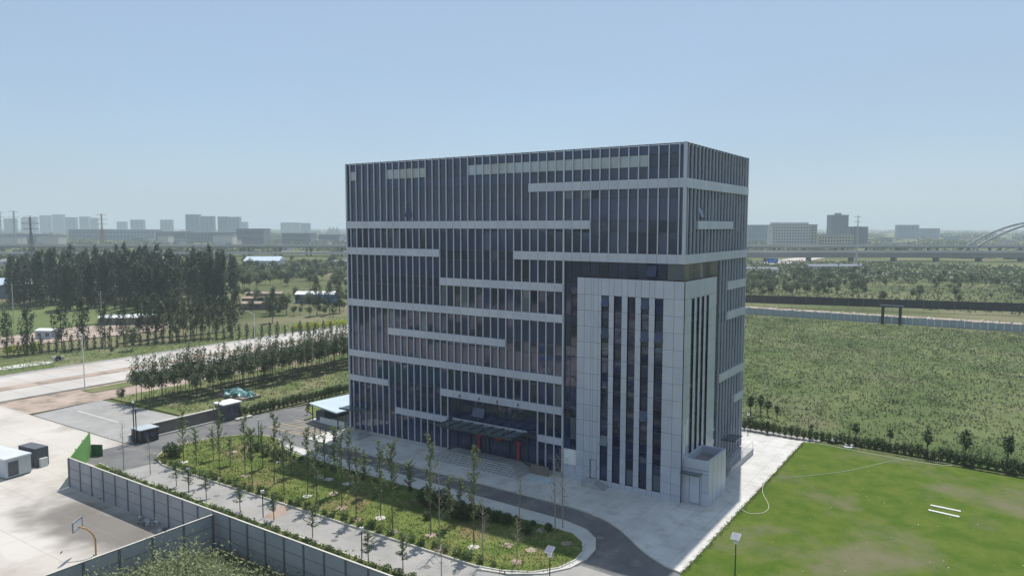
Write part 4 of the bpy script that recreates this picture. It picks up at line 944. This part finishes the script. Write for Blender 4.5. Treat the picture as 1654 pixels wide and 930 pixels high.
for gx in range(7):
    for gy in range(4):
        x = -58+gx*11.5+random.uniform(-2, 2); y = -72-gy*15+random.uniform(-3, 3)
        if x > 12 and y > -100: continue
        cm_ = random.choice(['white', 'cabin', 'awn', 'blue', 'tile', 'white']); ht_ = random.uniform(1.6, 3.4); wd = random.uniform(4, 9)
        t = thing('reflection_cabin', f'{dict(white="white", cabin="grey white", awn="pale blue", blue="bright blue", tile="reddish")[cm_]} low cabin added out of view for the glass reflections, {nth(cn_)} of the set', 'cabin', (x, y, -.2), random.choice([0, 1.57, .2])); cn_ += 1
        t['group'] = 'cabins added out of view for the glass reflections'
        MB().box(-wd/2, wd/2, -1.3, 1.3, 0, ht_).build('wall', M['cw'], t); MB().box(-wd/2-.15, wd/2+.15, -1.45, 1.45, ht_+.005, ht_+.15).build('roof', M[cm_], t)
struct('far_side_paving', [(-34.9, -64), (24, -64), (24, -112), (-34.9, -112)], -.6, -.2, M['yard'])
def pole(px_, yb, yt_, label, arms=1, r=.16, al=1.4):
    x, y = G(px_, yb); h = hgt(px_, yb, yt_)+.3; t = thing('utility_pole', label, 'pole', (x, y, -.3), -YAW)
    MB().tube((0, 0, 0), (0, 0, h), r, r*.7, 8).build('pole', M['pave'], t)
    for i in range(arms): MB().tube((-al, 0, h-.4-i*1.2), (al, 0, h-.4-i*1.2), .07, k=4).build('cross_arm', M['dgrey'], t)
pole(22, 515, 458, 'wooden utility pole in front of the pale plot on the left'); pole(371, 468, 391, 'tall utility pole at the right end of the poplar wood', 2); pole(37, 428, 376, 'utility pole left of the poplar wood below the pylons', 1, .3, 3)
pole(165, 640-115, 470, 'slim pole among the roadside trees', 1, .1)
def pylon(px_, depth, yt_, label, m_='steel', wdt=3.2):
    c = AT(px_, 400, depth); h = float(AT(px_, yt_, depth)[2])+.3; t = thing('pylon', label, 'pylon', (c[0], c[1], -.3), -YAW)
    m = MB(); rr = .16
    def wz(z): return wdt*(1-.82*min(1, z/(h*.72)))
    zs = [h*q for q in (0, .14, .27, .39, .5, .6, .7, .8, .9, 1)]
    for a_, b_ in zip(zs[:-1], zs[1:]):
        w0, w1 = wz(a_), wz(b_); C0 = [(-w0, -w0, a_), (w0, -w0, a_), (w0, w0, a_), (-w0, w0, a_)]; C1 = [(-w1, -w1, b_), (w1, -w1, b_), (w1, w1, b_), (-w1, w1, b_)]
        for i in range(4): m.tube(C0[i], C1[i], rr, k=4); m.tube(C0[i], C1[(i+1) % 4], rr*.7, k=4); m.tube(C0[(i+1) % 4], C1[i], rr*.7, k=4); m.tube(C1[i], C1[(i+1) % 4], rr*.7, k=4)
    m.build('tower', M[m_], t)
    for q, L_ in ((.98, 7), (.86, 8), (.74, 7)):
        a = MB().tube((-L_, 0, h*q), (L_, 0, h*q), rr, k=4).tube((-L_, 0, h*q), (0, 0, h*q+1.6), rr*.7, k=4).tube((L_, 0, h*q), (0, 0, h*q+1.6), rr*.7, k=4); a.build('cross_arm', M[m_], t)
pylon(25, 900, 341, 'tall lattice pylon on the left horizon, leftmost and palest'); pylon(51, 620, 350, 'dark lattice pylon left of the poplar wood', 'dgrey', 2.4); pylon(166, 900, 346, 'lattice pylon rising over the poplar wood', 'orange'); pylon(3, 1000, 342, 'lattice pylon at the very left edge')
t = thing('mast', 'tall pale steel mast with short cross arms on the right', 'mast', tuple(np.array([*AT(1383, 430, 560)[:2], -.3])), -YAW)
mh = float(AT(1383, 347, 560)[2]); MB().tube((0, 0, 0), (0, 0, mh*.45), .9, .6, 10).tube((0, 0, mh*.45), (0, 0, mh), .6, .25, 10).build('pole', M['viad'], t)
for q in (.97, .88, .79): MB().tube((-2.6, 0, mh*q), (2.6, 0, mh*q), .16, .1, 5).build('cross_arm', M['dgrey'], t)
t = thing('road_sign', 'blue road sign on posts near the viaduct at right', 'road sign', tuple(np.array([*AT(1248, 428, 590)[:2], -.3])), -YAW)
MB().box(-4.2, 4.2, -.1, .1, 3.6, 7.4).build('board', M['sign'], t)
for x in (-8, 7): MB().tube((x, .2, 0), (x, .2, 8), .2).build('post', M['viad'], t)
MB().tube((-8, .2, 7.7), (7, .2, 7.7), .15).build('beam', M['viad'], t)
MB().box(-2.6, -.4, -.13, -.102, 5.2, 5.5).box(.5, 2.8, -.13, -.102, 5.8, 6.1).box(.5, 2.2, -.13, -.102, 4.7, 5.0).build('lettering', M['white'], t)

# ------------------------------------------------------------------ viaduct, arch, city
struct('distant_road', [G(1150, 441, -.25), G(1900, 452, -.25), G(1900, 444, -.25), G(1150, 434, -.25)], -.6, -.2, M['asph2'])
struct('distant_yard', [G(1195, 432, -.25), G(1330, 433, -.25), G(1330, 427, -.25), G(1195, 426, -.25)], -.6, -.18, M['conc'])
def line_at(depth, zt, zb, px0, px1, thick, name, label, piers=0, m1='viad', m2='viadd', slope=0, drop=None):
    a = AT(px0, 400, depth); b = AT(px1, 400, depth*(1+slope)); a = a[:2]; b = b[:2]; L = np.linalg.norm(b-a); rz = math.atan2(b[1]-a[1], b[0]-a[0])
    t = thing(name, label, 'bridge', (a[0], a[1], -.3), rz)
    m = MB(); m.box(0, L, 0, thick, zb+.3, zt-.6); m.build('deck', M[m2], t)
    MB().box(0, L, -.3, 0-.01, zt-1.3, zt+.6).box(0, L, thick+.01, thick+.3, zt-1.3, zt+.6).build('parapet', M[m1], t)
    k = min(90, int(L/ (piers or 40)))
    if piers:
        for i in range(k):
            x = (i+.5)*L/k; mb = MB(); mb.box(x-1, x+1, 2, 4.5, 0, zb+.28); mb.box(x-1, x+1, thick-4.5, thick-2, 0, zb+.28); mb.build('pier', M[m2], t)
    return t
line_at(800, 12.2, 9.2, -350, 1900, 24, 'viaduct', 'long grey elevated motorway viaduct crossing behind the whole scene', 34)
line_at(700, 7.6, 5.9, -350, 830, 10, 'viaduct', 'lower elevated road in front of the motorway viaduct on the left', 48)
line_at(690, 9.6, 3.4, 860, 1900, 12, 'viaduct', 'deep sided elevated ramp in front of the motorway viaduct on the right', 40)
# cable arch on the right
a = AT(1568, 403, 800); t = thing('arch_bridge', 'pale steel double arch of the bridge at the right edge', 'bridge', (a[0], a[1], 6.0), -YAW)
for k_, yy in enumerate((0, 20)):
    pts = []
    for i in range(25):
        u = i/24; x = u*190; z = 4*33*u*(1-u); pts.append((x, yy, z))
    m = MB(); m.path(pts, 1.25, 8); m.build('arch_rib', M['archm'], t)
    hg = MB()
    for i in range(2, 23): hg.tube(pts[i], (pts[i][0], yy, 1), .12, k=4)
    hg.build('hangers', M['steel'], t)
m = MB()
for i in range(5, 20, 3): u = i/24; m.tube((u*190, 0, 4*33*u*(1-u)), (u*190, 20, 4*33*u*(1-u)), .5)
m.build('brace', M['steel'], t)
def tower_b(px0, px1, yt_, depth, m_, label, name='apartment_tower', wins=None, dep=18, bumps=0, yb=None):
    c = AT((px0+px1)/2, 400, depth); wd = (px1-px0)/FOC*depth; h = float(AT(px0, yt_, depth)[2])
    t = thing(name, label, 'building', (c[0], c[1], -.5), -YAW)
    MB().box(-wd/2, wd/2, 0, dep, 0, h).build('wall', M[m_], t)
    MB().box(-wd/2-.4, wd/2+.4, -.4, dep+.4, h+.01, h+.9).build('roof', M['cg'], t)
    for i in range(bumps): u = -wd/2+wd*(i+.5)/bumps; MB().box(u-wd*.12/max(1, bumps/3), u+wd*.12/max(1, bumps/3), 3, dep-3, h+.91, h+4.2).build('roof_house', M[m_], t)
    if wins:
        nx, nz, z0 = wins; ws = wd/nx; hs = (h-z0-1)/nz
        for i in range(nx):
            for j in range(nz): MB().box(-wd/2+ws*(i+.22), -wd/2+ws*(i+.78), -.12, -.005, z0+hs*(j+.2), z0+hs*(j+.72)).build('window', M['farwin'], t)
    return t
tower_b(1247, 1309, 363.5, 1020, 'cw', 'white hotel like block with rows of square windows behind the viaduct', wins=(14, 7, 6), dep=20, bumps=3)
tower_b(1309.3, 1319, 363, 1022, 'cb', 'narrow beige end wing attached beside the white block', wins=(2, 7, 6), dep=26)
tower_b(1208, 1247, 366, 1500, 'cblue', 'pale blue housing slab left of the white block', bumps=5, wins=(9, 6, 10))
tower_b(1341, 1369, 347.5, 1300, 'cg', 'tall grey tower with flat crown right of the white block', wins=(6, 14, 14), bumps=1)
tower_b(1322, 1378, 379, 1050, 'cb', 'low beige block below the tall grey tower', wins=(12, 3, 6))
tower_b(1372.5, 1401, 366.5, 1150, 'cg', 'grey mid rise block behind the steel mast', wins=(6, 7, 8))
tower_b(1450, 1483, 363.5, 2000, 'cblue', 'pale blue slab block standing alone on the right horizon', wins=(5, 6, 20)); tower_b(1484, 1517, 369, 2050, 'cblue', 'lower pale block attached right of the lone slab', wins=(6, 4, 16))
L_ = [(8, 26, 353), (36, 60, 352.5), (66, 84, 348), (86, 104, 346.5), (107, 124, 351), (130, 145, 350), (146, 158, 352), (190, 205, 358), (212, 233, 355), (260, 279, 355), (301, 323, 346.5), (326, 346, 349.5), (353, 367, 350), (370, 388, 350.5), (389, 400, 358.5), (454, 484, 359.5), (486, 501, 360.5), (530, 548, 370)]
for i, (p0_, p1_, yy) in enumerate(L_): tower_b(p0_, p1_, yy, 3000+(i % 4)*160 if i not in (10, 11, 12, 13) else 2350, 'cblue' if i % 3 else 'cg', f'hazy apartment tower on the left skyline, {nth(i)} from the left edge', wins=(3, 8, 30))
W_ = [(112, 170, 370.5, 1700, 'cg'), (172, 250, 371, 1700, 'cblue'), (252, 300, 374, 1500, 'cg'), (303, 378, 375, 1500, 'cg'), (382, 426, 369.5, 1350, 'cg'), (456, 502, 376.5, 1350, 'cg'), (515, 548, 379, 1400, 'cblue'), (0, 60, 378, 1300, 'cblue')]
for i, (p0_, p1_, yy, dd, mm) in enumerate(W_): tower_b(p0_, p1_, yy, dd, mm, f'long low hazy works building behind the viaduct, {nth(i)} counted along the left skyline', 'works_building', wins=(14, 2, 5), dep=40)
for i, (p0_, p1_, yy, dd) in enumerate([(255, 272, 380.5, 1200), (344, 376, 380.5, 1200), (0, 30, 382, 1100), (60, 95, 381, 1100)]):
    tower_b(p0_, p1_, yy, dd, 'cw', ['bright white low shed below the skyline, left of the four towers', 'bright white long shed below the pair of right hand towers', 'pale low shed at the left edge behind the viaduct', 'pale low shed beside the dark pylon'][i], 'works_building', dep=20)
for i in range(70):
    p_ = random.uniform(-40, 1700); dd = random.uniform(950, 2600)
    tower_b(p_, p_+random.uniform(8, 30), float(368+(32.6-random.uniform(6, 13))*FOC/dd), dd, random.choice(['cw', 'cg', 'cblue', 'cb']), 'low far building scattered below the skyline', 'far_building', dep=25)['group'] = 'far low buildings below the skyline'

# ------------------------------------------------------------------ haze: one even box of air
vm = bpy.data.materials.new('air'); vm.use_nodes = True; t_ = vm.node_tree; t_.nodes.remove(t_.nodes['Principled BSDF'])
pv = t_.nodes.new('ShaderNodeVolumePrincipled'); pv.inputs['Color'].default_value = (.80, .91, 1.0, 1); pv.inputs['Density'].default_value = HAZE; pv.inputs['Anisotropy'].default_value = 0
t_.links.new(pv.outputs[0], t_.nodes['Material Output'].inputs['Volume'])
if HAZE > 0: MB().box(-9700, 9700, -9700, 9700, -2, 150).build('haze', vm, kind='stuff', label='pale blue summer haze over the plain', category='haze')
